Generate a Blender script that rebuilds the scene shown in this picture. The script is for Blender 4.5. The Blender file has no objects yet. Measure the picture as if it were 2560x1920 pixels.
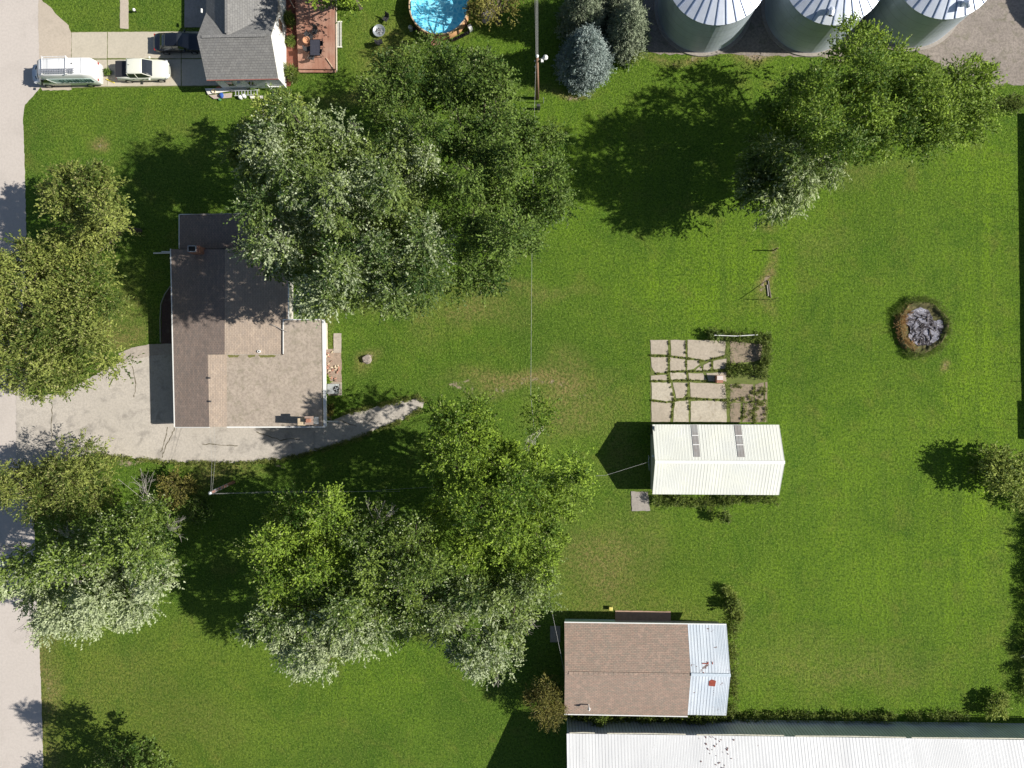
import bpy, bmesh, math, random
import numpy as np
from mathutils import Vector, Matrix, Quaternion
from mathutils.geometry import tessellate_polygon
random.seed(7); RNG = np.random.default_rng(11)
R = math.radians
# ------------------------------------------------------------------ camera, world, sun, exposure
scene = bpy.context.scene
COL = scene.collection
H = 72.0; F = 1810.0; NX, NY = 1352.0, 950.0
def _dir(px, py): return Vector(((px-1280)/F, -(py-960)/F, -1.0))
q = _dir(NX, NY).rotation_difference(Vector((0, 0, -1)))
CR = q.to_matrix()
cam_d = bpy.data.cameras.new('camera'); cam = bpy.data.objects.new('camera', cam_d); COL.objects.link(cam)
cam.location = (0, 0, H); cam.rotation_mode = 'QUATERNION'; cam.rotation_quaternion = q
cam_d.sensor_width = 36; cam_d.lens = 36*F/2560; cam_d.clip_end = 3000; cam_d.clip_start = 0.5
scene.camera = cam
SUN_EL = 37.6
sd = Vector((math.cos(R(SUN_EL)), -0.03, math.sin(R(SUN_EL)))).normalized()
w = bpy.data.worlds.new('World'); scene.world = w; w.use_nodes = True
nt = w.node_tree; sky = nt.nodes.new('ShaderNodeTexSky'); sky.sky_type = 'NISHITA'; sky.sun_disc = False
sky.sun_elevation = R(SUN_EL); sky.sun_rotation = R(92); sky.air_density = 1.0; sky.dust_density = 0.6
bg = nt.nodes['Background']; bg.inputs['Strength'].default_value = 0.058
nt.links.new(sky.outputs[0], bg.inputs['Color'])
sl = bpy.data.lights.new('sun', 'SUN'); so = bpy.data.objects.new('sun', sl); COL.objects.link(so)
sl.energy = 4.9; sl.angle = R(0.53); sl.color = (1.0, 0.955, 0.87)
so.rotation_mode = 'QUATERNION'; so.rotation_quaternion = (-sd).to_track_quat('-Z', 'Y'); so.location = (60, 0, 60)
scene.view_settings.view_transform = 'Standard'; scene.view_settings.look = 'None'
scene.view_settings.exposure = 0.56; scene.view_settings.gamma = 1
# ------------------------------------------------------------------ helpers
def P(px, py, z=0.0):
    d = CR @ _dir(px, py); t = (H-z)/(-d.z)
    return Vector((d.x*t, d.y*t, z))
CRn = np.array(CR)
def projn(X, Y, Z):
    v = np.stack([X, Y, Z-H], -1) @ CRn      # CR^T applied
    return 1280 + F*v[..., 0]/(-v[..., 2]), 960 - F*v[..., 1]/(-v[..., 2])
def tag(o, label=None, cat=None, group=None, kind=None):
    if label: o['label'] = label
    if cat: o['category'] = cat
    if group: o['group'] = group
    if kind: o['kind'] = kind
    return o
def empty(name, loc, label, cat, group=None, rz=0.0):
    o = bpy.data.objects.new(name, None); COL.objects.link(o); o.location = loc; o.rotation_euler = (0, 0, rz)
    o.empty_display_size = 0.3
    return tag(o, label, cat, group)
def rootloc(o):
    while o.parent: o = o.parent
    return Vector(o.location)
class MB:
    def __init__(s): s.v = []; s.f = []
    def add(s, vs, fs):
        n = len(s.v); s.v += [tuple(v) for v in vs]; s.f += [tuple(i+n for i in f) for f in fs]; return s
    def box(s, c, size, rz=0.0, top=1.0):
        x, y, z = [a/2 for a in size]; ca, sa = math.cos(rz), math.sin(rz); vs = []
        for dz in (-z, z):
            k = top if dz > 0 else 1.0
            for dx, dy in ((-x, -y), (x, -y), (x, y), (-x, y)):
                dx *= k; dy *= k
                vs.append((c[0]+dx*ca-dy*sa, c[1]+dx*sa+dy*ca, c[2]+dz))
        return s.add(vs, [(3, 2, 1, 0), (4, 5, 6, 7), (0, 1, 5, 4), (1, 2, 6, 5), (2, 3, 7, 6), (3, 0, 4, 7)])
    def prism(s, top, t, flat_bottom=None):
        top = [Vector(p) for p in top]; n = len(top)
        ar = sum(top[i].x*top[(i+1) % n].y-top[(i+1) % n].x*top[i].y for i in range(n))
        if ar < 0: top = top[::-1]
        bot = [Vector((p.x, p.y, flat_bottom if flat_bottom is not None else p.z-t)) for p in top]
        if n > 4: tri = [tuple(a) for a in tessellate_polygon([[Vector((p.x, p.y, 0)) for p in top]])]
        else: tri = [tuple(range(n))]
        fs = []
        for a in tri:
            A, B, C_ = top[a[0]], top[a[1]], top[a[2]]
            if ((B-A).cross(C_-A)).z < 0: a = a[::-1]
            fs.append(a); fs.append(tuple(i+n for i in a[::-1]))
        fs += [(i+n, (i+1) % n+n, (i+1) % n, i) for i in range(n)]
        return s.add(top+bot, fs)
    def tube(s, pts, r, n=6, r2=None, cap=True):
        pts = [Vector(p) for p in pts]; m = len(pts); vs = []
        for i, p in enumerate(pts):
            d = (pts[min(i+1, m-1)]-pts[max(i-1, 0)]).normalized()
            a = d.orthogonal().normalized() if i == 0 else (a-d*a.dot(d)).normalized()
            b = d.cross(a); rr = r+(r2-r)*i/(m-1) if r2 is not None else r
            for k in range(n):
                an = 2*math.pi*k/n; vs.append(p+(a*math.cos(an)+b*math.sin(an))*rr)
        fs = [(i*n+k, i*n+(k+1) % n, (i+1)*n+(k+1) % n, (i+1)*n+k) for i in range(m-1) for k in range(n)]
        if cap: fs += [tuple(range(n))[::-1], tuple((m-1)*n+k for k in range(n))]
        return s.add(vs, fs)
    def lathe(s, c, prof, n=24, sx=1.0, sy=1.0, cap=True):
        vs = []
        for r, z in prof:
            for k in range(n):
                an = 2*math.pi*k/n; vs.append((c[0]+r*sx*math.cos(an), c[1]+r*sy*math.sin(an), c[2]+z))
        m = len(prof)
        fs = [(i*n+k, i*n+(k+1) % n, (i+1)*n+(k+1) % n, (i+1)*n+k) for i in range(m-1) for k in range(n)]
        if cap: fs += [tuple(range(n))[::-1], tuple((m-1)*n+k for k in range(n))]
        return s.add(vs, fs)
    def build(s, name, mat, parent=None, smooth=False, local=False, bevel=0):
        me = bpy.data.meshes.new(name)
        vs = s.v
        if parent is not None and not local:
            L = rootloc(parent); vs = [(v[0]-L.x, v[1]-L.y, v[2]-L.z) for v in vs]
        me.from_pydata(vs, [], s.f); me.update()
        for m in (mat if isinstance(mat, (list, tuple)) else [mat]): me.materials.append(m)
        if smooth: me.polygons.foreach_set('use_smooth', [True]*len(me.polygons))
        o = bpy.data.objects.new(name, me); COL.objects.link(o)
        if parent is not None: o.parent = parent
        if bevel:
            b = o.modifiers.new('bevel', 'BEVEL'); b.width = bevel; b.segments = 2; b.limit_method = 'ANGLE'
        return o
    def thing(s, name, mat, label, cat, group=None, kind=None, **k):
        # single mesh thing with its origin at its base
        n = len(s.v); cx = sum(v[0] for v in s.v)/n; cy = sum(v[1] for v in s.v)/n; cz = min(v[2] for v in s.v)
        s.v = [(v[0]-cx, v[1]-cy, v[2]-cz) for v in s.v]
        o = s.build(name, mat, None, local=True, **k); o.location = (cx, cy, cz)
        return tag(o, label, cat, group, kind)
# ------------------------------------------------------------------ materials
class NT:
    def __init__(s, name):
        s.m = bpy.data.materials.new(name); s.m.use_nodes = True; s.t = s.m.node_tree
        s.b = s.t.nodes['Principled BSDF']; s.n = s.t.nodes; s.l = s.t.links
        s.pos = s.n.new('ShaderNodeNewGeometry')
    def inp(s, node, key, val):
        if hasattr(val, 'is_linked'): s.l.new(val, node.inputs[key])
        else: node.inputs[key].default_value = val
    def noise(s, scale, detail=4, vec=None, rough=0.6, stretch=None, dist=0.0):
        n = s.n.new('ShaderNodeTexNoise'); n.inputs['Scale'].default_value = scale; n.inputs['Detail'].default_value = detail
        n.inputs['Roughness'].default_value = rough; n.inputs['Distortion'].default_value = dist
        v = vec or s.pos.outputs['Position']
        if stretch:
            mp = s.n.new('ShaderNodeMapping'); mp.inputs['Scale'].default_value = stretch; s.l.new(v, mp.inputs['Vector']); v = mp.outputs[0]
        s.l.new(v, n.inputs['Vector']); return n.outputs['Fac']
    def ramp(s, fac, a, b, c0=0.0, c1=1.0):
        n = s.n.new('ShaderNodeMapRange'); s.l.new(fac, n.inputs['Value'])
        n.inputs['From Min'].default_value = a; n.inputs['From Max'].default_value = b
        n.inputs['To Min'].default_value = c0; n.inputs['To Max'].default_value = c1; return n.outputs[0]
    def mix(s, fac, a, b, mode='MIX'):
        n = s.n.new('ShaderNodeMix'); n.data_type = 'RGBA'; n.blend_type = mode; n.clamp_result = False
        s.inp(n, 0, fac)
        for k, v in ((6, a), (7, b)):
            if hasattr(v, 'is_linked'): s.l.new(v, n.inputs[k])
            else: n.inputs[k].default_value = (*v[:3], 1)
        return n.outputs[2]
    def math(s, op, a, b=0.0):
        n = s.n.new('ShaderNodeMath'); n.operation = op; s.inp(n, 0, a); s.inp(n, 1, b); return n.outputs[0]
    def bump(s, h, strength=0.5, dist=0.05):
        n = s.n.new('ShaderNodeBump'); n.inputs['Strength'].default_value = strength; n.inputs['Distance'].default_value = dist
        s.l.new(h, n.inputs['Height']); s.l.new(n.outputs[0], s.b.inputs['Normal'])
    def attr(s, name):
        n = s.n.new('ShaderNodeAttribute'); n.attribute_name = name; sp = s.n.new('ShaderNodeSeparateColor')
        s.l.new(n.outputs['Color'], sp.inputs[0]); return sp.outputs
    def xyz(s, sock=None):
        n = s.n.new('ShaderNodeSeparateXYZ'); s.l.new(sock or s.pos.outputs['Position'], n.inputs[0]); return n.outputs
    def fin(s, color, rough=0.8, metal=0.0, spec=None):
        s.inp(s.b, 'Base Color', color if hasattr(color, 'is_linked') else (*color[:3], 1))
        s.inp(s.b, 'Roughness', rough); s.inp(s.b, 'Metallic', metal)
        if spec is not None: s.inp(s.b, 'Specular IOR Level', spec)
        return s.m
MATS = {}
def flat(name, c, rough=0.6, metal=0.0, var=0.15, scale=6.0, spec=None):
    if name in MATS: return MATS[name]
    t = NT(name); n = t.noise(scale, 5)
    col = t.mix(t.ramp(n, 0.3, 0.7), [x*(1-var) for x in c], [min(1, x*(1+var)) for x in c])
    MATS[name] = t.fin(col, rough, metal, spec); return MATS[name]
def concrete(name, c, dark=0.65, scale=0.5, grain=12, bump=0.25, stain=(0.16, 0.14, 0.11), stains=0.35):
    t = NT(name)
    n1 = t.noise(scale, 6); n2 = t.noise(grain, 8, rough=0.75); n3 = t.noise(scale*3.1, 6, dist=0.5)
    col = t.mix(t.ramp(n1, 0.3, 0.7), [x*dark**0.5 for x in c], c)
    col = t.mix(t.ramp(n2, 0.35, 0.7, 0, 0.6), col, [x*dark for x in c])
    col = t.mix(t.ramp(t.noise(4.5, 3, rough=0.7), 0.42, 0.62, 0, 0.35+0.3*bump), col, [x*(dark-.12) for x in c])
    col = t.mix(t.ramp(n3, 0.52, 0.72, 0, stains), col, stain)
    t.bump(n2, bump, 0.02); return t.fin(col, 0.9)
def shingle(name, c1, c2, mortar, rot=False, w=0.34, h=0.145, var=0.35):
    t = NT(name); mp = t.n.new('ShaderNodeMapping'); t.l.new(t.pos.outputs['Position'], mp.inputs[0])
    if rot: mp.inputs['Rotation'].default_value = (0, 0, R(90))
    b = t.n.new('ShaderNodeTexBrick'); t.l.new(mp.outputs[0], b.inputs['Vector'])
    b.inputs['Scale'].default_value = 1.0; b.inputs['Brick Width'].default_value = w; b.inputs['Row Height'].default_value = h
    b.inputs['Mortar Size'].default_value = 0.018; b.inputs['Mortar Smooth'].default_value = 0.3; b.inputs['Bias'].default_value = 0.0
    for k, c in (('Color1', c1), ('Color2', c2), ('Mortar', mortar)): b.inputs[k].default_value = (*c, 1)
    n = t.noise(0.8, 5); n2 = t.noise(28, 4, rough=0.8)
    col = t.mix(t.ramp(n, 0.3, 0.7, 0, var), b.outputs['Color'], [x*0.6 for x in c1])
    col = t.mix(t.ramp(t.noise(2.2, 8, rough=0.8), 0.5, 0.7, 0, 0.55), col, [min(1, x*1.35) for x in c1])
    col = t.mix(t.ramp(t.noise(1.3, 7, rough=0.8, dist=1), 0.55, 0.72, 0, 0.45), col, (c2[0]*.75, c2[1]*.8, c2[2]*.95))
    col = t.mix(t.ramp(n2, 0.4, 0.65, 0, 0.6), col, [x*0.5 for x in c2])
    t.bump(b.outputs['Fac'], -0.4, 0.01); return t.fin(col, 0.92, spec=0.25)
def ribbed(name, c, c2, seam, axis='X', period=0.3, wdt=0.12, rough=0.4, metal=0.0, rust=0.0, var=0.5, sc=0.35):
    t = NT(name); x = t.xyz()['XYZ'.index(axis)]
    fr = t.math('FRACT', t.math('DIVIDE', x, period)); line = t.math('LESS_THAN', fr, wdt)
    n = t.noise(sc, 5); n2 = t.noise(3.0, 6, stretch=(2.5, 0.5, 1))
    pan = t.noise(0.9, 0, stretch=(1.0, 0.05, 1) if axis == 'X' else (0.05, 1, 1))
    col = t.mix(t.ramp(n, 0.35, 0.65, 0, var), c, c2); col = t.mix(t.ramp(pan, 0.3, 0.7, 0, 0.35), col, [v*0.8 for v in c2])
    col = t.mix(t.math('MULTIPLY', line, 0.75), col, seam)  # seam stripes also paint the thin shadow beside each rib into the colour
    if rust: col = t.mix(t.ramp(t.noise(1.1, 8, rough=0.75), 0.68-rust, 0.70-rust, 0, 0.9), col, (0.14, 0.055, 0.03))
    col = t.mix(t.ramp(n2, 0.55, 0.8, 0, 0.25), col, [v*0.5 for v in c])
    t.bump(t.math('MULTIPLY', fr, 6.283), 0.1, 0.01)
    return t.fin(col, rough, metal)
M_ = {}
def leafmat(name, dark, light, back, rough=0.42, trans=0.22):
    t = NT(name); a = t.attr('tint')
    col = t.mix(a[0], dark, light)
    col = t.mix(t.math('MULTIPLY', t.pos.outputs['Backfacing'], 1.0), col, back)
    col = t.mix(a[1], col, back)
    m = t.fin(col, rough+.15, spec=0.2)
    tr = t.n.new('ShaderNodeBsdfTranslucent'); t.l.new(t.mix(0.5, col, [x*1.5 for x in light]), tr.inputs['Color'])
    mx = t.n.new('ShaderNodeMixShader'); mx.inputs[0].default_value = trans
    t.l.new(t.b.outputs[0], mx.inputs[1]); t.l.new(tr.outputs[0], mx.inputs[2])
    t.l.new(mx.outputs[0], t.n['Material Output'].inputs['Surface']); return m
L_MAPLE = leafmat('maple_leaf', (0.034, 0.072, 0.012), (0.20, 0.275, 0.050), (0.52, 0.57, 0.36))
L_PALE = leafmat('silver_leaf', (0.034, 0.072, 0.016), (0.20, 0.265, 0.062), (0.50, 0.55, 0.36))
L_DARK = leafmat('dark_leaf', (0.028, 0.066, 0.010), (0.175, 0.255, 0.050), (0.24, 0.27, 0.13), rough=0.38)
L_GREEN = leafmat('green_leaf', (0.042, 0.092, 0.010), (0.26, 0.37, 0.042), (0.32, 0.37, 0.15))
L_OLIVE = leafmat('olive_leaf', (0.048, 0.085, 0.014), (0.31, 0.35, 0.085), (0.38, 0.37, 0.16))
L_YEL = leafmat('yellow_leaf', (0.07, 0.12, 0.018), (0.36, 0.42, 0.09), (0.32, 0.36, 0.14))
L_SPRUCE = leafmat('spruce_needle', (0.10, 0.135, 0.12), (0.42, 0.49, 0.46), (0.28, 0.36, 0.35), rough=0.7, trans=0.05)
L_FIR = leafmat('fir_needle', (0.085, 0.12, 0.065), (0.38, 0.43, 0.29), (0.30, 0.33, 0.25), rough=0.7, trans=0.08)
L_BROWN = leafmat('russet_leaf', (0.05, 0.06, 0.016), (0.25, 0.23, 0.055), (0.22, 0.17, 0.09))
L_WEED = leafmat('weed_leaf', (0.045, 0.08, 0.013), (0.21, 0.27, 0.05), (0.26, 0.28, 0.13))
BARK = flat('bark', (0.10, 0.08, 0.06), 0.95, var=0.4, scale=9)
BARKG = flat('grey_dead_twig', (0.33, 0.30, 0.27), 0.9, var=0.25, scale=9)
WHITE = flat('white_paint', (0.72, 0.72, 0.70), 0.5, var=0.05)
WOODD = flat('weathered_post', (0.17, 0.11, 0.08), 0.9, var=0.35, scale=7)
BLACKM = flat('black_metal', (0.012, 0.012, 0.013), 0.35, var=0.2)
DGREY = flat('dark_grey', (0.05, 0.05, 0.055), 0.6)
GALV = flat('galvanised', (0.42, 0.45, 0.48), 0.4, metal=0.5, var=0.15, scale=3)
CONC = concrete('concrete_slab', (0.46, 0.40, 0.34), stains=0.2)
CONCG = concrete('concrete_grey', (0.38, 0.34, 0.30))
ROADM = concrete('road_concrete', (0.53, 0.475, 0.43), dark=0.86, scale=0.12, bump=0.12, stains=0.12)
APRON = concrete('apron_concrete', (0.51, 0.435, 0.35), dark=0.8, scale=0.25, bump=0.15, stains=0.2)
SLABM = concrete('driveway_slab', (0.52, 0.465, 0.37), dark=0.8, scale=0.3, bump=0.1, stains=0.12)
DRIVE = concrete('worn_asphalt', (0.52, 0.47, 0.41), dark=0.72, scale=0.22, grain=9, bump=0.3, stain=(0.12, 0.11, 0.10), stains=0.55)
GRAVEL = concrete('gravel', (0.34, 0.29, 0.25), dark=0.5, scale=0.45, grain=7, bump=0.8, stain=(0.10, 0.10, 0.05), stains=0.6)
PATIO = concrete('patio_slab', (0.47, 0.405, 0.32), dark=0.66, scale=0.9, stains=0.3, stain=(.2, .16, .11)); PATIO2 = concrete('patio_slab_pale', (0.55, 0.49, 0.39), dark=0.62, scale=1.1, stains=0.5, stain=(.24, .19, .12))
PATIOD = concrete('weedy_patio_slab', (0.33, 0.26, 0.185), dark=0.55, scale=1.0, bump=0.6, stain=(0.05, 0.07, 0.02), stains=0.8)
MOSS = concrete('moss_joint', (0.15, 0.19, 0.035), dark=0.5, scale=2.0, stain=(0.15, 0.12, 0.06), stains=0.5)
MULCH = concrete('red_mulch', (0.26, 0.085, 0.05), dark=0.6, scale=1.0, stains=0.3)
BRICK = flat('brick', (0.32, 0.15, 0.10), 0.9, var=0.4, scale=12)
# ------------------------------------------------------------------ ground
def ground():
    cx = np.arange(-56, 56.01, 0.22); cy = np.arange(-43, 43.01, 0.22)
    far = np.array([60, 75, 110, 200, 400, 900.0])
    xs = np.concatenate([-far[::-1], cx, far]); ys = np.concatenate([-far[::-1], cy, far])
    X, Y = np.meshgrid(xs, ys); nx, ny = len(xs), len(ys)
    px, py = projn(X, Y, np.zeros_like(X))
    wob = lambda a, b: 14*np.sin(px*a+py*b)+9*np.sin(py*a*1.7-px*b*0.6+1.3)
    def blob(L, X_=px, Y_=py):
        o = np.zeros_like(X_)
        for (x, y, rx, ry, am) in L:
            d = ((X_-x+wob(.021, .034))/rx)**2+((Y_-y+wob(.031, .017))/ry)**2
            o = np.maximum(o, am*np.exp(-d*0.9))
        return o
    dry = blob([(1330, 950, 170, 30, .8), (1430, 1020, 120, 80, .45), (1500, 1430, 110, 130, .5), (1180, 760, 120, 60, .45), (1060, 800, 60, 60, .3),
                (1420, 960, 60, 60, .7), (1560, 1120, 60, 100, .3), (240, 370, 26, 20, .95), (110, 1700, 40, 260, .55), (180, 1560, 100, 60, .25),
                (295, 830, 60, 40, .6), (330, 760, 60, 90, .35), (2110, 1680, 260, 60, .3), (2000, 1650, 200, 90, .22), (1925, 700, 18, 60, .8),
                (1930, 560, 15, 30, .45), (2344, 925, 12, 22, .9), (1300, 730, 150, 30, .35), (900, 240, 120, 30, .35), (960, 130, 70, 90, .35),
                (500, 1150, 90, 20, .6), (250, 1145, 40, 14, .8), (900, 760, 100, 30, .3), (1000, 770, 30, 20, .5), (1800, 140, 200, 12, .7),
                (1420, 225, 70, 14, .55), (2060, 600, 90, 60, .2), (2100, 420, 200, 40, .25), (1330, 1250, 120, 90, .3), (1620, 1340, 60, 150, .25),
                (300, 1700, 160, 120, .16), (560, 1180, 80, 30, .5), (918, 900, 34, 28, .6), (760, 1100, 100, 20, .4), (1700, 1550, 200, 60, .2),
                (470, 1800, 200, 80, .15), (1040, 1560, 80, 40, .3), (2490, 1450, 40, 300, .12), (820, 830, 30, 60, .5)])
    bare = blob([(1340, 962, 100, 16, .5), (1250, 975, 60, 16, .45), (1470, 985, 60, 22, .35), (918, 900, 24, 20, .7), (238, 372, 18, 13, .5),
                 (2344, 925, 7, 12, .8), (1925, 715, 8, 42, .8), (1925, 650, 10, 15, .5), (1860, 136, 170, 8, .9), (2100, 138, 100, 8, .8), (1150, 980, 60, 14, .5),
                 (830, 1020, 20, 30, .8), (1245, 732, 8, 14, .9), (990, 765, 10, 8, .8), (860, 790, 14, 8, .7), (1430, 230, 40, 8, .8),
                 (2300, 880, 45, 12, .4), (820, 905, 14, 60, .8), (1295, 1518, 12, 10, 0), (104, 1650, 8, 260, .5), (700, 1150, 140, 7, .5), (350, 1150, 120, 6, .7)])
    lush = blob([(1420, 420, 160, 220, .6), (1750, 700, 220, 130, .75), (2450, 1100, 90, 500, .9), (2200, 1400, 260, 160, .45), (2470, 500, 90, 220, .6),
                 (2200, 1150, 200, 200, .4), (1250, 520, 60, 160, .5), (900, 1700, 260, 120, .5), (350, 250, 250, 60, .35), (1300, 130, 140, 80, .6), (1900, 500, 200, 60, .3)])
    lush += np.clip((px-1300)/1500, 0, .35)
    olive = np.clip(1-(px-100)/900, 0, 1)*np.clip((py-1450)/200, 0, 1)*0.8+blob([(960, 130, 130, 120, .5), (280, 60, 200, 70, .4), (350, 300, 300, 100, .25), (1600, 1480, 300, 120, .3)])
    dry = np.clip(dry, 0, 1)*1.05
    Z = np.zeros_like(X)
    v = np.stack([X.ravel(), Y.ravel(), Z.ravel()], -1)
    i = np.arange(nx*ny).reshape(ny, nx); f = np.stack([i[:-1, :-1].ravel(), i[:-1, 1:].ravel(), i[1:, 1:].ravel(), i[1:, :-1].ravel()], -1)
    me = bpy.data.meshes.new('ground'); me.vertices.add(len(v)); me.vertices.foreach_set('co', v.ravel())
    me.loops.add(f.size); me.loops.foreach_set('vertex_index', f.ravel().astype(np.int32))
    me.polygons.add(len(f)); me.polygons.foreach_set('loop_start', (np.arange(len(f))*4).astype(np.int32))
    me.update(calc_edges=True)
    for nm, a, b, c in (('cover', dry, bare, lush), ('cover_more', olive, olive, olive)):
        ca = me.color_attributes.new(nm, 'FLOAT_COLOR', 'POINT')
        ca.data.foreach_set('color', np.stack([a.ravel(), b.ravel(), c.ravel(), np.ones(a.size)], -1).ravel().astype(np.float32))
    t = NT('grass_ground'); a = t.attr('cover'); a2 = t.attr('cover_more')
    big = t.noise(0.09, 4); mid = t.noise(0.55, 6, rough=0.7, dist=0.3); fine = t.noise(4.2, 4, rough=0.8); fine2 = t.noise(7.5, 2, rough=0.7)
    mow = t.noise(0.5, 3, stretch=(2.2, 0.12, 1)); mow2 = t.noise(0.5, 3, stretch=(0.12, 2.2, 1))
    dk = (0.070, 0.130, 0.016); lt = (0.142, 0.238, 0.022); br = (0.178, 0.300, 0.014); ol = (0.180, 0.205, 0.032)
    col = t.mix(t.ramp(big, 0.35, 0.65), dk, lt)
    col = t.mix(t.ramp(mid, 0.35, 0.68, 0, 0.6), col, dk)
    col = t.mix(t.math('MULTIPLY', a[2], t.ramp(mow, 0.34, 0.66, 0.3, 1.0)), col, br)
    col = t.mix(t.math('MULTIPLY', a2[0], 0.85), col, ol)
    col = t.mix(t.ramp(t.noise(0.33, 5, dist=0.6), 0.54, 0.74, 0, 0.42), col, (0.235, 0.195, 0.055))
    col = t.mix(t.ramp(mow2, 0.40, 0.66, 0, 0.16), col, dk)
    col = t.mix(t.ramp(t.noise(0.21, 8, rough=0.75, dist=1.0), 0.50, 0.64, 0, 0.55), col, (0.050, 0.125, 0.010))
    col = t.mix(t.ramp(t.noise(1.1, 8, rough=0.8, dist=.8), 0.54, 0.68, 0, 0.5), col, (0.20, 0.30, 0.02))
    col = t.mix(t.ramp(t.noise(1.7, 2, rough=0.5), 0.63, 0.70, 0, 0.55), col, (0.045, 0.105, 0.014))
    col = t.mix(t.ramp(t.noise(0.8, 9, rough=0.85, dist=1.5), 0.58, 0.68, 0, 0.35), col, (0.25, 0.215, 0.06))
    dn = t.noise(1.6, 6, rough=0.75)
    df = t.math('MULTIPLY', a[0], t.ramp(dn, 0.32, 0.62, 0.25, 1.25))
    col = t.mix(t.ramp(df, 0.05, 0.72, 0, 0.92), col, (0.29, 0.215, 0.09))
    col = t.mix(t.ramp(fine, 0.43, 0.60, 0, 0.78), col, (0.030, 0.066, 0.006))
    col = t.mix(t.ramp(fine2, 0.53, 0.66, 0, 0.55), col, (0.24, 0.33, 0.07))
    bf = t.math('ADD', a[1], t.ramp(t.noise(1.3, 10, rough=0.85, dist=.4), 0.35, 0.65, -0.6, 0.4))
    soil = t.mix(t.ramp(t.noise(6, 8, rough=0.8), 0.4, 0.65), (0.24, 0.175, 0.11), (0.42, 0.36, 0.28))
    col = t.mix(t.ramp(bf, 0.42, 0.68), col, soil)
    t.bump(t.math('ADD', fine, t.math('MULTIPLY', mid, 0.5)), 0.9, 0.22)
    me.materials.append(t.fin(col, 0.95, spec=0.12))
    o = bpy.data.objects.new('ground', me); COL.objects.link(o); tag(o, 'mown green lawn with dry patches', kind='structure')
ground()
def rag(pts, j=1.2, step=7):
    out = []
    for i in range(len(pts)):
        a, b = pts[i], pts[(i+1) % len(pts)]; L = math.dist(a, b); n = max(1, int(L/step))
        for k in range(n):
            t = k/n; out.append((a[0]+(b[0]-a[0])*t+random.uniform(-j, j), a[1]+(b[1]-a[1])*t+random.uniform(-j, j)))
    return out
def sheet(name, pts, z, mat, j=1.2, label=None, parent=None, step=7, kind='structure'):
    pp = rag(pts, j, step) if j else pts
    m = MB().prism([P(x, y, z) for x, y in pp], 0.06)
    o = m.build(name, mat, parent)
    if parent is None: tag(o, label, kind=kind)
    return o
sheet('road', [(-700, -900), (98, -900), (98, -5), (98, 60), (100, 220), (62, 262), (57, 300), (62, 430), (66, 620), (66, 990), (70, 1130), (84, 1290), (92, 1480), (97, 1600), (104, 1760), (108, 1930), (112, 2700), (-700, 2700)], 0.012, ROADM, 0.9, 'pale concrete road along the left edge')
sheet('apron', [(96, -300), (98, -5), (125, 18), (150, 45), (170, 62), (178, 82), (178, 225), (106, 226), (99, 215), (96, 60)], 0.024, APRON, 1.2, 'beige concrete apron where the upper driveway meets the road')
drv = bpy.data.objects.new('driveway', None); COL.objects.link(drv); tag(drv, 'cast concrete driveway with joints beside the grey roofed house', kind='structure')
for a in ([(179, 81), (267, 80), (267, 146), (179, 146)], [(269, 80), (452, 79), (452, 146), (269, 145)], [(179, 149), (267, 149), (268, 216), (179, 219)], [(269, 149), (452, 148), (452, 214), (269, 216)],
          [(454, 79), (556, 79), (556, 145), (454, 145)], [(454, 148), (556, 148), (556, 213), (454, 214)]):
    sheet('concrete_panel', a, 0.05, SLABM, 0.35, parent=drv)
sheet('joint', [(178, 79), (557, 78), (557, 216), (178, 221)], 0.02, MOSS, 0.6, parent=drv)
sheet('path', [(301, -200), (300, 71), (321, 72), (320, -200)], 0.03, APRON, 0.6, 'narrow concrete garden path running to the upper driveway')
sheet('porch_slab', [(462, -200), (461, 68), (560, 68), (560, -200)], 0.03, CONCG, 0.3, 'concrete slab in the shade of the grey roofed house')
sheet('lower_driveway', [(40, 990), (150, 985), (262, 925), (300, 905), (360, 888), (450, 884), (560, 900), (560, 1050), (700, 1052), (812, 1062), (860, 1038), (930, 1018), (1050, 994), (1062, 1003), (1052, 1024), (1030, 1034), (1000, 1052), (965, 1062), (920, 1085), (850, 1108), (760, 1134), (690, 1150), (560, 1158), (420, 1154), (300, 1143), (240, 1133), (170, 1150), (100, 1170), (40, 1180)], 0.03, DRIVE, 2.2, 'worn grey driveway curving round the brown roofed house', step=6)
sheet('front_walk', [(296, 884), (330, 869), (372, 861), (470, 857), (470, 882), (380, 889), (330, 899), (308, 910)], 0.06, CONC, 0.5, 'curved concrete walk in front of the brown roofed house')
sheet('gravel_lot', [(1560, -900), (1600, 110), (1640, 136), (1760, 134), (1960, 140), (2090, 142), (2210, 128), (2290, 128), (2350, 160), (2390, 215), (2450, 222), (2520, 212), (2700, 205), (4000, 200), (4000, -900)], 0.02, GRAVEL, 3.5, 'grey gravel lot around the metal grain bins', step=12)
sheet('mulch_bed', [(708, -100), (742, -100), (748, 176), (735, 178), (726, 215), (710, 215)], 0.03, MULCH, 1.2, 'red mulch strip between white wall and deck')
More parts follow.
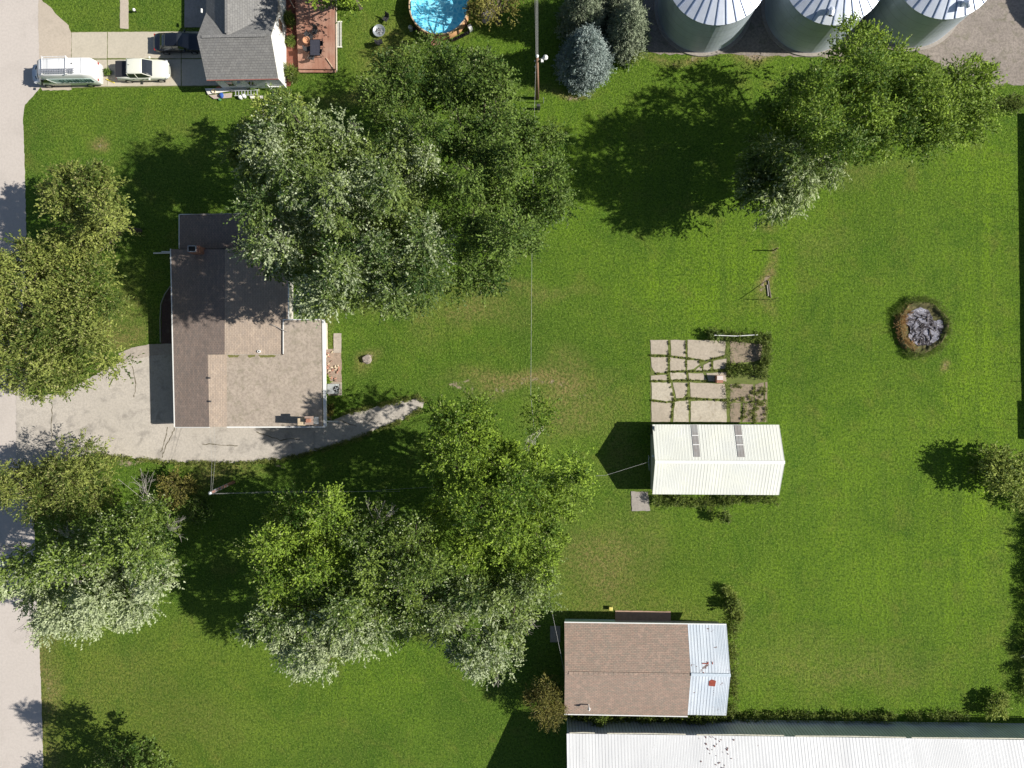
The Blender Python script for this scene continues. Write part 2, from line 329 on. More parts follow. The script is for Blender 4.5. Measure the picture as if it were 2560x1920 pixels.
# cracks in the driveway
ck = MB()
for pts in ([(437, 1068), (428, 1090), (413, 1120), (402, 1150)], [(418, 1068), (412, 1100), (400, 1135)], [(130, 1008), (129, 1060), (131, 1110)], [(505, 1110), (560, 1112), (600, 1116)], [(330, 915), (340, 960), (334, 1000)], [(640, 1080), (700, 1100), (760, 1096)], [(850, 1050), (900, 1070)]):
    pp = []
    for i in range(len(pts)-1):
        for k in range(6):
            t = k/6; pp.append((pts[i][0]+(pts[i+1][0]-pts[i][0])*t+random.uniform(-1.5, 1.5), pts[i][1]+(pts[i+1][1]-pts[i][1])*t+random.uniform(-1.5, 1.5)))
    for a, b in zip(pp, pp[1:]):
        A, B = P(*a, .036), P(*b, .036); d = (B-A).normalized()*0; n = (B-A).orthogonal(); n = Vector((-(B-A).y, (B-A).x, 0)).normalized()*random.uniform(.02, .05)
        ck.add([A-n, B-n, B+n, A+n], [(0, 1, 2, 3)])
o = ck.build('driveway_crack', flat('crack_dirt', (0.10, 0.085, 0.05), 0.95)); tag(o, 'thin dirty cracks in the worn driveway', kind='structure')
# ------------------------------------------------------------------ patio
def Z3(X, Y): return (1560+X/3.386, 800+Y/3.386)
sheet('patio_joints', [Z3(222, 166), Z3(1215, 172), Z3(1218, 866), Z3(222, 866)], 0.02, MOSS, 1.0, 'weedy joints under the cracked patio')
pat = empty('patio', P(*Z3(550, 500)), 'cracked square concrete patio with weeds in its joints above the white shed', 'patio')
PS = [[(225, 170), (370, 168), (375, 290), (230, 290)], [(395, 170), (520, 170), (522, 318), (400, 300)], [(540, 168), (862, 176), (852, 300), (760, 318), (690, 342), (600, 325), (540, 315)],
      [(230, 315), (368, 318), (368, 440), (270, 450), (232, 400)], [(392, 318), (515, 335), (520, 425), (392, 430)], [(532, 340), (632, 345), (640, 375), (590, 412), (535, 425)], [(672, 378), (735, 350), (742, 400), (705, 432), (668, 420)], [(755, 347), (868, 325), (868, 408), (760, 418)], [(602, 425), (650, 388), (662, 428)],
      [(230, 470), (362, 462), (362, 508), (230, 510)], [(392, 445), (525, 445), (530, 500), (395, 505)], [(545, 450), (670, 452), (700, 508), (550, 508)], [(700, 450), (866, 440), (866, 520), (715, 515)],
      [(232, 530), (395, 530), (428, 685), (350, 687), (235, 670)], [(415, 530), (540, 530), (530, 620), (500, 660), (442, 662)], [(560, 530), (850, 540), (868, 662), (780, 665), (565, 655)],
      [(232, 690), (350, 702), (405, 700), (390, 862), (232, 862)], [(430, 690), (545, 680), (548, 862), (415, 862)], [(565, 690), (700, 680), (868, 692), (870, 862), (565, 862)]]
for s_ in PS: MB().prism([P(*Z3(x, y), 0.05) for x, y in rag(s_, 2.5, 30)], 0.06).build('slab', random.choice((PATIO, PATIO, PATIO2)), pat)
for s_ in ([(900, 180), (1170, 205), (1165, 330), (1100, 350), (900, 372)], [(900, 540), (1095, 545), (1095, 690), (900, 690)], [(1110, 545), (1185, 530), (1180, 675), (1110, 690)], [(900, 705), (985, 700), (985, 862), (900, 862)], [(1005, 705), (1090, 702), (1085, 862), (1005, 862)], [(1105, 702), (1200, 690), (1205, 862), (1105, 862)], [(1195, 525), (1212, 525), (1214, 680), (1195, 670)]):
    MB().prism([P(*Z3(x, y), 0.045) for x, y in rag(s_, 4, 30)], 0.06).build('slab', PATIOD, pat)
# ------------------------------------------------------------------ foliage
def norm(a): return a/np.maximum(np.linalg.norm(a, axis=-1, keepdims=True), 1e-9)
def leafobj(name, pos, d, n, L, W, tint, pale, mat, parent=None):
    N = len(pos)
    if parent is not None: pos = pos-np.array(rootloc(parent))
    d = norm(d); n = norm(n-d*(n*d).sum(-1, keepdims=True)); s = np.cross(d, n)
    L = L[:, None]; W = W[:, None]
    v = np.empty((N, 4, 3)); v[:, 0] = pos; v[:, 1] = pos+d*L*0.45+s*W*0.5+n*W*0.18; v[:, 2] = pos+d*L-n*L*0.15; v[:, 3] = pos+d*L*0.45-s*W*0.5+n*W*0.18
    me = bpy.data.meshes.new(name); me.vertices.add(N*4); me.vertices.foreach_set('co', v.ravel())
    me.loops.add(N*4); me.loops.foreach_set('vertex_index', np.arange(N*4, dtype=np.int32))
    me.polygons.add(N); me.polygons.foreach_set('loop_start', (np.arange(N)*4).astype(np.int32))
    me.update(calc_edges=True)
    ca = me.color_attributes.new('tint', 'FLOAT_COLOR', 'POINT')
    c = np.stack([tint, pale, pale*0, np.ones(N)], -1).astype(np.float32); ca.data.foreach_set('color', np.repeat(c, 4, 0).ravel())
    me.materials.append(mat); o = bpy.data.objects.new(name, me); COL.objects.link(o)
    if parent is not None: o.parent = parent
    return o
def rdir(n, zmin=-0.25):
    z = RNG.uniform(zmin, 1, n); a = RNG.uniform(0, 2*np.pi, n); r = np.sqrt(1-z*z); return np.stack([r*np.cos(a), r*np.sin(a), z], -1)
def shoots(C, rad, nsh, nlf, L=0.25, W=0.15, flip=None, wind=(0, 0, 0), zmin=-0.25, spread=0.8, tintn=None, upb=0.6, vs=0.85):
    """C: lobe centres (K,3); rad (K,). Leafy shoots that radiate from every lobe."""
    K = len(C); idx = np.repeat(np.arange(K), nsh); S = len(idx)
    u = rdir(S, zmin); o = C[idx]+u*(rad[idx]*RNG.uniform(0.15, 0.62, S))[:, None]*np.array([1, 1, vs])
    sdv = norm(u+np.array(wind)+RNG.normal(0, 0.28, (S, 3))); ls = rad[idx]*RNG.uniform(0.45, 0.95, S)
    sidx = np.repeat(np.arange(S), nlf); N = len(sidx); t = np.tile(np.linspace(0.1, 1, nlf), S)+RNG.uniform(-.05, .05, N)
    pos = o[sidx]+sdv[sidx]*(ls[sidx]*t)[:, None]+np.array([0, 0, -1])*(0.12*t*t*ls[sidx])[:, None]+RNG.normal(0, 0.03, (N, 3))
    per = RNG.normal(0, 1, (N, 3)); d = norm(sdv[sidx]*0.7+per*0.45*spread+np.array(wind)*0.5)
    nn = norm(np.array([0.0, 0, upb])+u[sidx]*0.55+RNG.normal(0, 0.38, (N, 3)))
    lt = RNG.normal(0.44, 0.20, K)[idx[sidx]]+RNG.normal(0, 0.20, S)[sidx]+RNG.normal(0, 0.10, N)+0.10*t
    if tintn is not None: lt = lt+tintn[idx[sidx]]
    pale = np.zeros(N)
    if flip is not None:
        fs = np.clip((flip[idx]*1.25-RNG.uniform(0, 1, S))*2.2, 0, 1)[sidx]; pale = np.clip(fs*(.55+.5*t)*RNG.uniform(.5, 1.0, N), 0, .85)
    sz = RNG.uniform(0.75, 1.25, N)
    return pos, d, nn, L*sz, W*sz, np.clip(lt, 0, 1), pale
def inpoly(x, y, poly):
    ins = np.zeros(len(x), bool); n = len(poly)
    for i in range(n):
        x1, y1 = poly[i]; x2, y2 = poly[(i+1) % n]
        c = ((y1 > y) != (y2 > y)) & (x < (x2-x1)*(y-y1)/(y2-y1+1e-9)+x1); ins ^= c
    return ins
def edged(x, y, poly):
    d = np.full(len(x), 1e9); n = len(poly)
    for i in range(n):
        a = np.array(poly[i], float); b = np.array(poly[(i+1) % n], float); ab = b-a
        t = np.clip(((x-a[0])*ab[0]+(y-a[1])*ab[1])/(ab@ab), 0, 1); d = np.minimum(d, np.hypot(x-a[0]-t*ab[0], y-a[1]-t*ab[1]))
    return d
def Pn(px, py, z):
    dv = np.stack([(px-1280)/F, -(py-960)/F, -np.ones_like(px)], -1) @ CRn.T; t = (H-z)/(-dv[:, 2]); return np.stack([dv[:, 0]*t, dv[:, 1]*t, z], -1)
def tree(name, label, poly, zt, zb, mat, sp=30, rl=1.15, nsh=44, nlf=10, L=0.20, W=0.122, wind=(0, 0, 0), pale=None, group=None, trunk_r=0.28, dead=0, gap=0.10, tint=None, cat='tree', shell=0.42, rough=2.1, bough=2.2, base=None, bmat=None):
    poly = [(float(a), float(b)) for a, b in poly]; xs = [p[0] for p in poly]; ys = [p[1] for p in poly]
    gx, gy = np.meshgrid(np.arange(min(xs), max(xs), sp), np.arange(min(ys), max(ys), sp*0.87)); gx[1::2] += sp/2
    x = gx.ravel()+RNG.normal(0, sp*0.27, gx.size); y = gy.ravel()+RNG.normal(0, sp*0.27, gx.size)
    k = inpoly(x, y, poly); x, y = x[k], y[k]; d = edged(x, y, poly); k = d > sp*0.30; x, y, d = x[k], y[k], d[k]
    dm = max(d.max(), 1); q_ = np.clip(d/dm, 0, 1); dome = np.sqrt(np.clip(1-(1-q_)**2, 0, 1))
    nz = np.sin(x*.045+zt)+np.sin(y*.052+x*.02)+np.sin((x-y)*.031+zb)
    z = zb+(zt-zb)*(shell+(1-shell)*dome)+nz*rough*0.33+RNG.normal(0, rough*0.35, len(x))
    # boughs: rounded clusters of lobes with dark gaps between them
    bs = bough*sp; m0 = RNG.choice(len(x), len(x), replace=False); bc = []
    for i in m0:
        if all((x[i]-x[j])**2+(y[i]-y[j])**2 > bs*bs for j in bc): bc.append(i)
    bc = np.array(bc); D_ = np.hypot(x[:, None]-x[bc][None], y[:, None]-y[bc][None]); sr = np.sort(D_, 1); own = D_.argmin(1)
    bh = RNG.normal(0, rough*0.75, len(bc))[own]; bt = RNG.normal(0, .085, len(bc))[own]
    e_ = (sr[:, 1]-sr[:, 0])/bs if len(bc) > 1 else np.ones(len(x))
    z = z+bh+rough*1.0*(1-np.clip(sr[:, 0]/bs, 0, 1)**2)-.4; z = np.maximum(z, zb*.6)
    keep = (RNG.uniform(0, 1, len(x)) > gap) & ((e_ > .25) | (RNG.uniform(0, 1, len(x)) < .34)); bt = bt[keep]
    x, y, z, d = x[keep], y[keep], z[keep], d[keep]
    rad = rl*RNG.uniform(0.55, 1.4, len(x)); C = Pn(x, y, z)
    # lower storey of the crown
    m = RNG.uniform(0, 1, len(x)) < 0.8
    C2 = C[m].copy(); C2[:, 2] = np.maximum(zb*0.75, C2[:, 2]-RNG.uniform(1.3, 3.2, m.sum())); 
    cen = C.mean(0); C2[:, :2] += (cen[:2]-C2[:, :2])*0.06
    fl = pale(x, y) if pale else None; tn = (tint(x, y) if tint else 0)+bt
    A = shoots(C, rad, nsh, nlf, L, W, fl, wind, tintn=tn)
    B = shoots(C2, rad[m], int(nsh*0.55), nlf-2, L*1.15, W*1.2, fl[m]*0.5 if fl is not None else None, wind)
    arr = [np.concatenate([a, b]) for a, b in zip(A, B)]
    bx, by = (cen[0], cen[1]) if base is None else tuple(P(*base)[:2])
    root = empty(name, (bx, by, 0), label, cat, group)
    leafobj('crown', *arr, mat, root)
    T = MB(); hz = (zb+zt)/2; fork = Vector((bx, by, zb*0.7))
    T.tube([(bx, by, -.1), (bx, by, .25), (bx+random.uniform(-.15, .15), by+random.uniform(-.15, .15), zb*0.4), fork], trunk_r*1.25, 9, trunk_r*.8)
    ids = RNG.choice(len(C), min(len(C), 16 if len(C) > 40 else 8), replace=False)
    for i in ids:
        e = Vector(C[i])-Vector((0, 0, .7)); mid = fork.lerp(e, .5)+Vector((random.uniform(-.5, .5), random.uniform(-.5, .5), random.uniform(.0, .8)))
        T.tube([fork, fork.lerp(mid, .5)+Vector((0, 0, .1)), mid, mid.lerp(e, .6), e], trunk_r*.5, 6, 0.03)
        for q2 in range(3):
            j = int(RNG.integers(len(C)))
            if (Vector(C[j])-mid).length < 4.5: T.tube([mid, mid.lerp(Vector(C[j]), .5)+Vector((0, 0, .3)), Vector(C[j])], trunk_r*.22, 5, 0.02)
    T.build('trunk', bmat or BARK, root, smooth=True)
    if dead:
        for pt in (dead if isinstance(dead, (list, tuple)) else []):
            D = MB(); e = P(pt[0], pt[1], pt[2]); dd = pt[3] if len(pt) > 3 else 1.0; ang = pt[4] if len(pt) > 4 else random.uniform(0, 6.28)
            for q2 in range(int(7*dd)):
                a = ang+random.uniform(-.8, .8); ln = random.uniform(.8, 1.9)*dd; dr = Vector((math.cos(a), math.sin(a), random.uniform(.0, .7)))
                s0 = e+Vector((random.uniform(-.4, .4), random.uniform(-.4, .4), random.uniform(-.3, .4))); m1 = s0+dr*ln*.5+Vector((random.uniform(-.15, .15), random.uniform(-.15, .15), .1)); e1 = s0+dr*ln
                D.tube([s0-dr*.8-Vector((0, 0, .6)), s0, m1, e1], .022, 4, .008)
                for q3 in range(3):
                    b = a+random.uniform(-1, 1); s1 = s0.lerp(e1, random.uniform(.3, .8)); D.tube([s1, s1+Vector((math.cos(b), math.sin(b), random.uniform(-.1, .5)))*random.uniform(.3, .8)], .013, 3, .006)
            D.build('bare_branch', BARKG, root)
    return root
def conifer(name, label, bpx, rpx, h, mat, tilt=0, dens=1.0, group=None, z0=0.3, L=.2, W=.05):
    b = P(*bpx); rb = rpx/25.14; root = empty(name, b, label, 'tree', group)
    C = []; K = int(170*dens*(rb/2.6)**1.2)
    for i in range(K):
        t = (i+.5)/K; t = 1-math.sqrt(1-t); a = i*2.399963
        r = rb*(1-t**1.25)*random.uniform(.72, 1.0)+.05; C.append((b.x+r*math.cos(a), b.y+r*math.sin(a), z0+h*t*.97))
    C = np.array(C); rad = np.full(K, .62)*RNG.uniform(.8, 1.25, K)
    A = shoots(C, rad, 24, 12, L, W, None, (0, 0, -.05), zmin=-.2, spread=1.6, upb=.3)
    leafobj('crown', *A, mat, root)
    T = MB().tube([(b.x, b.y, -.1), (b.x, b.y, h*.5), (b.x, b.y, h*.96)], .22, 8, .03)
    for i in range(0, K, 3): T.tube([(b.x, b.y, max(.2, C[i][2]-.2)), tuple(C[i])], .04, 4, .015)
    T.build('trunk', BARK, root); return root
def bush(name, label, px, py, rpx, h, mat, cat='bush', group=None, n=None, L=.16, W=.09, rs=.55, nsh=22, sy=1.0, thin=False):
    c = P(px, py); rb = rpx/25.14; root = empty(name, c, label, cat, group)
    n = n or max(5, int(rb*rb*9)); a = RNG.uniform(0, 6.283, n); r = rb*np.sqrt(RNG.uniform(0, 1, n))*.85
    C = np.stack([c.x+r*np.cos(a), c.y+sy*r*np.sin(a), h*(.25+.6*np.sqrt(np.clip(1-(r/rb)**2, 0, 1))*RNG.uniform(.5, 1, n))], -1)
    A = shoots(C, np.full(n, rs*min(1, .5+rb*.5))*RNG.uniform(.7, 1.2, n), nsh, 7, L, W, None, spread=.9)
    leafobj('foliage', *A, mat, root)
    T = MB()
    for i in range(0, n, max(1, n//10)): T.tube([(c.x, c.y, 0), ((c.x+C[i][0])/2, (c.y+C[i][1])/2, C[i][2]*.55), tuple(C[i])], .03, 4, .01)
    T.build('stem', BARK, root); return root
def weeds(name, label, pts, h, mat, wid=14, dens=1.0, kind='stuff', L=.18, W=.06, upr=1.2, rr=.42):
    """ground cover along a line or inside a box"""
    out = []
    for i in range(len(pts)-1):
        (x1, y1), (x2, y2) = pts[i], pts[i+1]; n = max(2, int(math.dist(pts[i], pts[i+1])*.16*dens))
        t = RNG.uniform(0, 1, n); out.append(np.stack([x1+(x2-x1)*t+RNG.normal(0, wid*.33, n), y1+(y2-y1)*t+RNG.normal(0, wid*.33, n)], -1))
    q_ = np.concatenate(out); C = Pn(q_[:, 0], q_[:, 1], RNG.uniform(.1, h, len(q_))); K = len(C)
    A = shoots(C, np.full(K, rr)*RNG.uniform(.6, 1.4, K), 12, 6, L, W, None, (0, 0, upr*.3), spread=1)
    o = leafobj(name, *A, mat); tag(o, label, 'weeds', kind=kind); return o
BIG = 'big shade trees between the houses'
T1 = [(570, 350), (600, 280), (640, 300), (700, 235), (760, 240), (800, 262), (850, 280), (905, 310), (940, 350), (1000, 320), (1060, 340), (1085, 400), (1075, 470), (1095, 560), (1125, 650), (1110, 720), (1040, 760), (960, 790), (900, 775), (820, 790), (760, 800), (725, 745), (690, 690), (640, 665), (605, 600), (605, 520), (590, 440)]
tree('silver_maple', 'tall pale silvery tree leaning over the brown house roof', T1, 15.0, 5.5, L_PALE, shell=.5, wind=(-.15, -.3, 0), pale=lambda x, y: np.clip(.24+.45*np.sin(x*.024+y*.011)*np.sin(y*.018-x*.009+1)+.20*((y > 470) & (x < 880)), .05, .7), dead=[(1000, 440, 11.5, .8, 5.5), (900, 340, 11, .7, 1.5), (840, 330, 10, .6, 5)], trunk_r=.45, tint=lambda x, y: np.clip((450-y)*.0008, -.1, .15), gap=.13)
tree('broadleaf_tree', 'bright yellow green tree by the ladders and junk at the grey roofed house', [(600, 300), (640, 262), (680, 230), (730, 228), (770, 240), (760, 300), (740, 370), (690, 420), (640, 430), (590, 420), (575, 370)], 9.0, 3.5, L_YEL, sp=26, rl=.95, trunk_r=.2, dead=[(665, 300, 8, .6, 2)])
T2 = [(905, 195), (950, 150), (1000, 130), (1050, 105), (1110, 95), (1160, 128), (1220, 140), (1270, 175), (1290, 225), (1275, 280), (1320, 300), (1385, 315), (1410, 370), (1425, 440), (1425, 530), (1370, 555), (1340, 620), (1290, 690), (1250, 720), (1180, 735), (1110, 740), (1120, 640), (1090, 560), (1070, 470), (1085, 400), (1050, 320), (960, 330), (915, 290)]
tree('shade_tree', 'large dark olive green tree between the pool and the pale silvery tree', T2, 12.5, 4.5, L_DARK, L=.20, W=.125, nsh=42, wind=(.05, -.15, 0), pale=lambda x, y: np.clip((x-1180)*.0005+.02, 0, .12), trunk_r=.42, dead=[(960, 270, 8, .7, 2.5), (1120, 350, 9, .6, 5), (1210, 560, 10, .6, 4)], gap=.12)
tree('young_maple', 'yellow green tree above the road edge, upper of the two roadside trees', [(100, 470), (150, 425), (205, 400), (265, 402), (288, 470), (280, 520), (310, 565), (290, 625), (255, 660), (200, 670), (140, 640), (112, 580)], 8.0, 3.0, L_OLIVE, sp=27, rl=1.0, trunk_r=.22, tint=lambda x, y: x*0-.05)
tree('roadside_tree', 'big olive green tree at the driveway mouth beside the road', [(-160, 640), (20, 600), (70, 580), (130, 592), (200, 640), (250, 670), (312, 722), (300, 790), (262, 830), (290, 880), (298, 940), (262, 965), (225, 930), (190, 985), (120, 1003), (40, 975), (-30, 960), (-150, 900)], 10.0, 3.6, L_OLIVE, L=.22, W=.11, nsh=40, trunk_r=.35, wind=(-.05, -.1, 0), rough=1.0, gap=.05)
tree('locust_tree', 'feathery yellow olive tree below the driveway mouth', [(-60, 1180), (20, 1150), (60, 1160), (110, 1150), (150, 1120), (205, 1092), (230, 1130), (265, 1150), (255, 1200), (275, 1262), (230, 1290), (150, 1288), (90, 1300), (30, 1285), (-60, 1260)], 7.0, 2.4, L_OLIVE, L=.24, W=.085, sp=25, nsh=36, trunk_r=.2, gap=.03, bough=3, rough=.9, tint=lambda x, y: x*0-.08)
tree('white_poplar', 'pale edged tree with dead grey twigs at lower left by the road', [(20, 1380), (90, 1330), (130, 1290), (200, 1300), (280, 1290), (340, 1245), (380, 1240), (410, 1270), (430, 1340), (445, 1400), (440, 1450), (380, 1490), (340, 1560), (300, 1570), (230, 1560), (170, 1600), (100, 1600), (70, 1530), (60, 1480), (-40, 1500), (-90, 1440)], 9.5, 3.6, L_MAPLE, wind=(-.2, -.35, 0), pale=lambda x, y: np.clip((y-1400+x*.1)*.009, 0.03, .97), trunk_r=.35, dead=[(365, 1245, 8.6, 1.5, 1.6), (420, 1310, 8, 1.2, .3), (400, 1440, 8, 1.0, 5.5), (190, 1350, 9.4, 1.1, 2), (20, 1370, 7.5, 1.3, 3), (340, 1480, 7.5, .8, 5), (80, 1560, 6.5, .9, 4.2), (170, 1450, 9, .7, 3), (360, 1400, 8, 1.0, .4)], gap=.08)
tree('roadside_maple', 'dark tree cut off by the bottom edge near the road', [(200, 1925), (240, 1880), (300, 1855), (360, 1890), (400, 1925), (480, 1990), (560, 2150), (250, 2200), (160, 2050)], 6.0, 3.0, L_DARK, sp=27, rl=1.0)
tree('ash_tree', 'bright green feathery tree, left of the lower tree row', [(610, 1350), (640, 1300), (690, 1270), (720, 1235), (780, 1240), (840, 1232), (860, 1280), (850, 1350), (880, 1420), (860, 1480), (800, 1500), (740, 1480), (700, 1520), (650, 1490), (640, 1420)], 10.5, 4.5, L_GREEN, L=.23, W=.12, trunk_r=.3, tint=lambda x, y: x*0-.03, pale=lambda x, y: x*0+.08)
tree('silver_tree', 'white tipped tree hanging down at the bottom of the lower tree row', [(650, 1470), (700, 1500), (760, 1470), (840, 1480), (900, 1450), (960, 1460), (1050, 1440), (1090, 1500), (1060, 1570), (980, 1590), (930, 1620), (860, 1650), (800, 1690), (750, 1695), (700, 1640), (670, 1600), (600, 1600), (590, 1560), (640, 1540)], 9.0, 3.8, L_MAPLE, wind=(-.1, -.45, 0), pale=lambda x, y: np.clip((y-1480-abs(x-800)*.15)*.0075, .08, .95), trunk_r=.3, dead=[(870, 1560, 8, .9, 1), (980, 1500, 9, 1.2, 1.2), (760, 1570, 8, .5, 5)])
tree('mixed_maple', 'dark green tree with grey dead twigs in the middle of the lower tree row', [(850, 1290), (940, 1260), (1010, 1300), (1060, 1290), (1110, 1380), (1130, 1460), (1090, 1520), (1040, 1560), (960, 1560), (900, 1500), (880, 1430), (870, 1350)], 11.0, 4.5, L_MAPLE, pale=lambda x, y: np.clip(.06+(y-1430)*.001, 0, .3), dead=[(950, 1300, 10, 1.2, 1.3), (1020, 1400, 10, 1.4, 1.5), (1060, 1490, 10, 1.2, 4), (920, 1460, 9, 1.1, 5.5)], trunk_r=.33, gap=.08)
tree('green_maple', 'bright green tall tree below the gravel drive end', [(1035, 1130), (1080, 1060), (1060, 1010), (1120, 1000), (1150, 1040), (1190, 990), (1225, 985), (1230, 1060), (1290, 1100), (1320, 1150), (1330, 1010), (1370, 990), (1385, 1020), (1350, 1090), (1390, 1160), (1440, 1140), (1470, 1190), (1460, 1280), (1440, 1350), (1400, 1400), (1370, 1440), (1290, 1450), (1200, 1430), (1120, 1400), (1080, 1330), (1050, 1260), (1090, 1200)], 12.5, 4.5, L_GREEN, pale=lambda x, y: np.clip(.03+(y-1300)*.0012+(x > 1350)*.06, 0, .3), trunk_r=.42, dead=[(1340, 1080, 9.5, .9, 4.4)], gap=.10, tint=lambda x, y: .1*np.sin(x*.03)*np.sin(y*.04)+.05)
tree('grey_willow', 'grey green pale tree left of the small dark bush by the shingled garage', [(1110, 1440), (1180, 1430), (1260, 1440), (1330, 1420), (1390, 1430), (1385, 1500), (1330, 1540), (1310, 1600), (1305, 1650), (1270, 1690), (1190, 1690), (1130, 1660), (1100, 1600), (1080, 1540)], 10.5, 4.0, L_PALE, pale=lambda x, y: np.clip(.25+(y-1480)*.002, .08, .65), wind=(-.15, -.25, 0), trunk_r=.33, dead=[(1130, 1540, 9.5, 1.2, 3), (1180, 1580, 9, 1.1, 2), (1250, 1680, 8, .6, 5), (1310, 1560, 8, .6, .3)], tint=lambda x, y: (x > 1280)*.15)
GR = 'trees below the grain bins'
tree('box_elder', 'leafy green tree touching the middle grain bin', [(1900, 260), (1940, 220), (2000, 190), (2060, 150), (2090, 110), (2110, 65), (2160, 60), (2200, 85), (2240, 120), (2270, 170), (2300, 230), (2310, 300), (2290, 350), (2230, 380), (2160, 390), (2110, 400), (2040, 370), (1960, 330), (1900, 320)], 11.0, 3.8, L_GREEN, wind=(.1, .15, 0), pale=lambda x, y: np.clip((y-200)*.0012, 0, .28), trunk_r=.36, group=GR, tint=lambda x, y: np.clip((170-y)*.002, -.1, .2)-.05)
tree('hackberry', 'leafy green tree nearest the gravel lot corner', [(2270, 200), (2300, 150), (2340, 180), (2400, 160), (2440, 110), (2480, 160), (2490, 240), (2485, 300), (2440, 340), (2380, 365), (2300, 370), (2260, 300)], 9.0, 3.2, L_GREEN, L=.25, W=.11, trunk_r=.28, group=GR, tint=lambda x, y: x*0-.02)
tree('white_willow', 'small shaggy tree with white leaf undersides, lowest of the bin side trees', [(1870, 400), (1900, 350), (1960, 335), (2010, 320), (2060, 350), (2100, 400), (2090, 440), (2040, 480), (1990, 520), (1950, 548), (1930, 525), (1880, 500), (1855, 450)], 7.5, 2.4, L_MAPLE, wind=(-.2, -.4, 0), L=.32, W=.10, sp=25, pale=lambda x, y: np.clip(.15+(y-380)*.003+(x-1950)*.0015, .1, .7), trunk_r=.2, group=GR)
tree('yard_tree', 'small yellow green tree with long shadow at the right edge', [(2440, 1175), (2462, 1132), (2500, 1114), (2550, 1120), (2590, 1150), (2590, 1205), (2550, 1230), (2490, 1230), (2455, 1208)], 3.3, .9, L_YEL, sp=21, rl=.75, nsh=26, rough=.3, bough=9, trunk_r=.09, L=.2, W=.12)
tree('plum_tree', 'dark tree overhanging the right side of the pool', [(1165, 30), (1180, -20), (1240, -80), (1300, -60), (1290, 10), (1235, 30), (1200, 45)], 4.6, 1.8, L_BROWN, sp=22, rl=.7, L=.16, W=.10)
tree('lawn_tree', 'tree beyond the top edge shading the pool lawn', [(860, -260), (960, -330), (1080, -330), (1130, -240), (1080, -160), (980, -120), (890, -150)], 9.0, 3.5, L_DARK)
tree('deck_tree', 'tree overhanging the deck from the top edge', [(770, -60), (800, -140), (880, -180), (940, -120), (920, -40), (880, -12), (830, 2), (790, 10)], 6.5, 3.0, L_GREEN, sp=26, L=.2, W=.12)
conifer('blue_spruce', 'silvery blue spruce beside the utility pole', (1458, 172), 60, 7.6, L_SPRUCE, dens=1.3)
conifer('fir_tree', 'grey green fir behind the blue spruce', (1560, 108), 50, 7.5, L_FIR, dens=1.1)
conifer('pine_tree', 'grey green pine cut by the top edge behind the spruce', (1455, 70), 52, 9.0, L_FIR)
conifer('cedar_tree', 'pale cedar near the first grain bin', (1545, 40), 45, 9.0, L_FIR)
bush('small_bush', 'light green low bush at the foot of the fir', 1580, 142, 26, 1.4, L_WEED)
bush('russet_bush', 'rounded russet bush below the driveway near the wooden pole', 462, 1212, 48, 3.4, L_BROWN, rs=.7)
bush('green_bush', 'dark shaded low bush beside the left utility pole', 515, 1262, 40, 2.2, L_DARK, rs=.7)
bush('yew_bush', 'tall dark bush at the corner of the shingled garage', 1362, 1728, 50, 4.8, L_BROWN, L=.24, W=.05, rs=.9, nsh=34, sy=1.15)
bush('garage_shrub', 'light green shrub between garage and long white building', 1495, 1772, 28, 2.4, L_WEED)
bush('corner_shrub', 'yellow green shrub at the lower right corner by the metal wall', 2478, 1752, 34, 1.6, L_YEL)
# hedge / tall weeds on the right edge
HG = 'tall weed clumps along the right edge'
HL = (('pale grey green weed clump at the right edge just below the small pale bush', 1275, L_FIR), ('reddish brown weed clump at the right edge, second below the small pale bush', 1312, L_BROWN), ('dark green spiky weed clump at the right edge, third below the small pale bush', 1350, L_WEED),
      ('tall green weed clump at the right edge level with the lawn weeds below the shed', 1392, L_WEED), ('broad leafed weed clump halfway between small tree and corner shrub', 1432, L_DARK), ('russet weed clump at the right edge above the level of the garage roof', 1474, L_BROWN),
      ('green weed clump at the right edge level with the top of the garage', 1516, L_WEED), ('bluish green weed clump at the right edge level with the metal roofed garage end', 1556, L_FIR), ('low russet weed clump at the right edge level with the garage ridge', 1598, L_BROWN),
      ('pale weed clump at the right edge, third above the corner shrub', 1638, L_FIR), ('golden yellow weed clump at the right edge, second above the corner shrub', 1680, L_YEL), ('dark green weed clump at the right edge directly above the corner shrub', 1718, L_WEED))
for i, (lb_, yy, mt) in enumerate(HL):
    bush('weed_clump', lb_, 2592-(i > 7)*14-(i == 10)*8, yy, 25+5*(i % 3), (1.3, 1.0, 1.5, 1.1)[i % 4], mt, cat='weeds', group=HG, L=.32, W=.045, nsh=16, rs=.5)
bush('pale_bush', 'small pale bush just below the small right edge tree', 2535, 1245, 26, 1.5, L_YEL)
weeds('edge_grass', 'grass tufts creeping over the lower driveway edge', [(240, 1134), (300, 1144), (420, 1156), (560, 1160), (690, 1152), (760, 1137), (850, 1110), (920, 1086), (1000, 1054), (1060, 1020)], .13, L_OLIVE, 6, 1.6, L=.12, W=.035, rr=.2)
weeds('edge_grass', 'grass tufts at the upper end of the gravel drive', [(860, 1036), (930, 1016), (1050, 992), (1064, 1006)], .13, L_OLIVE, 7, 1.8, L=.12, W=.035, rr=.2)
weeds('wall_weeds', 'rough weeds growing along the long metal wall', [(1440, 1800), (1560, 1796), (1800, 1792), (1960, 1788), (2150, 1790), (2330, 1790), (2420, 1790)], .45, L_WEED, 7, 1.0)
weeds('garage_weeds', 'thick weeds filling the gap behind the shingled garage', [(1430, 1790), (1520, 1795), (1640, 1795), (1740, 1798), (1830, 1786)], 1.2, L_WEED, 12, 2.0)
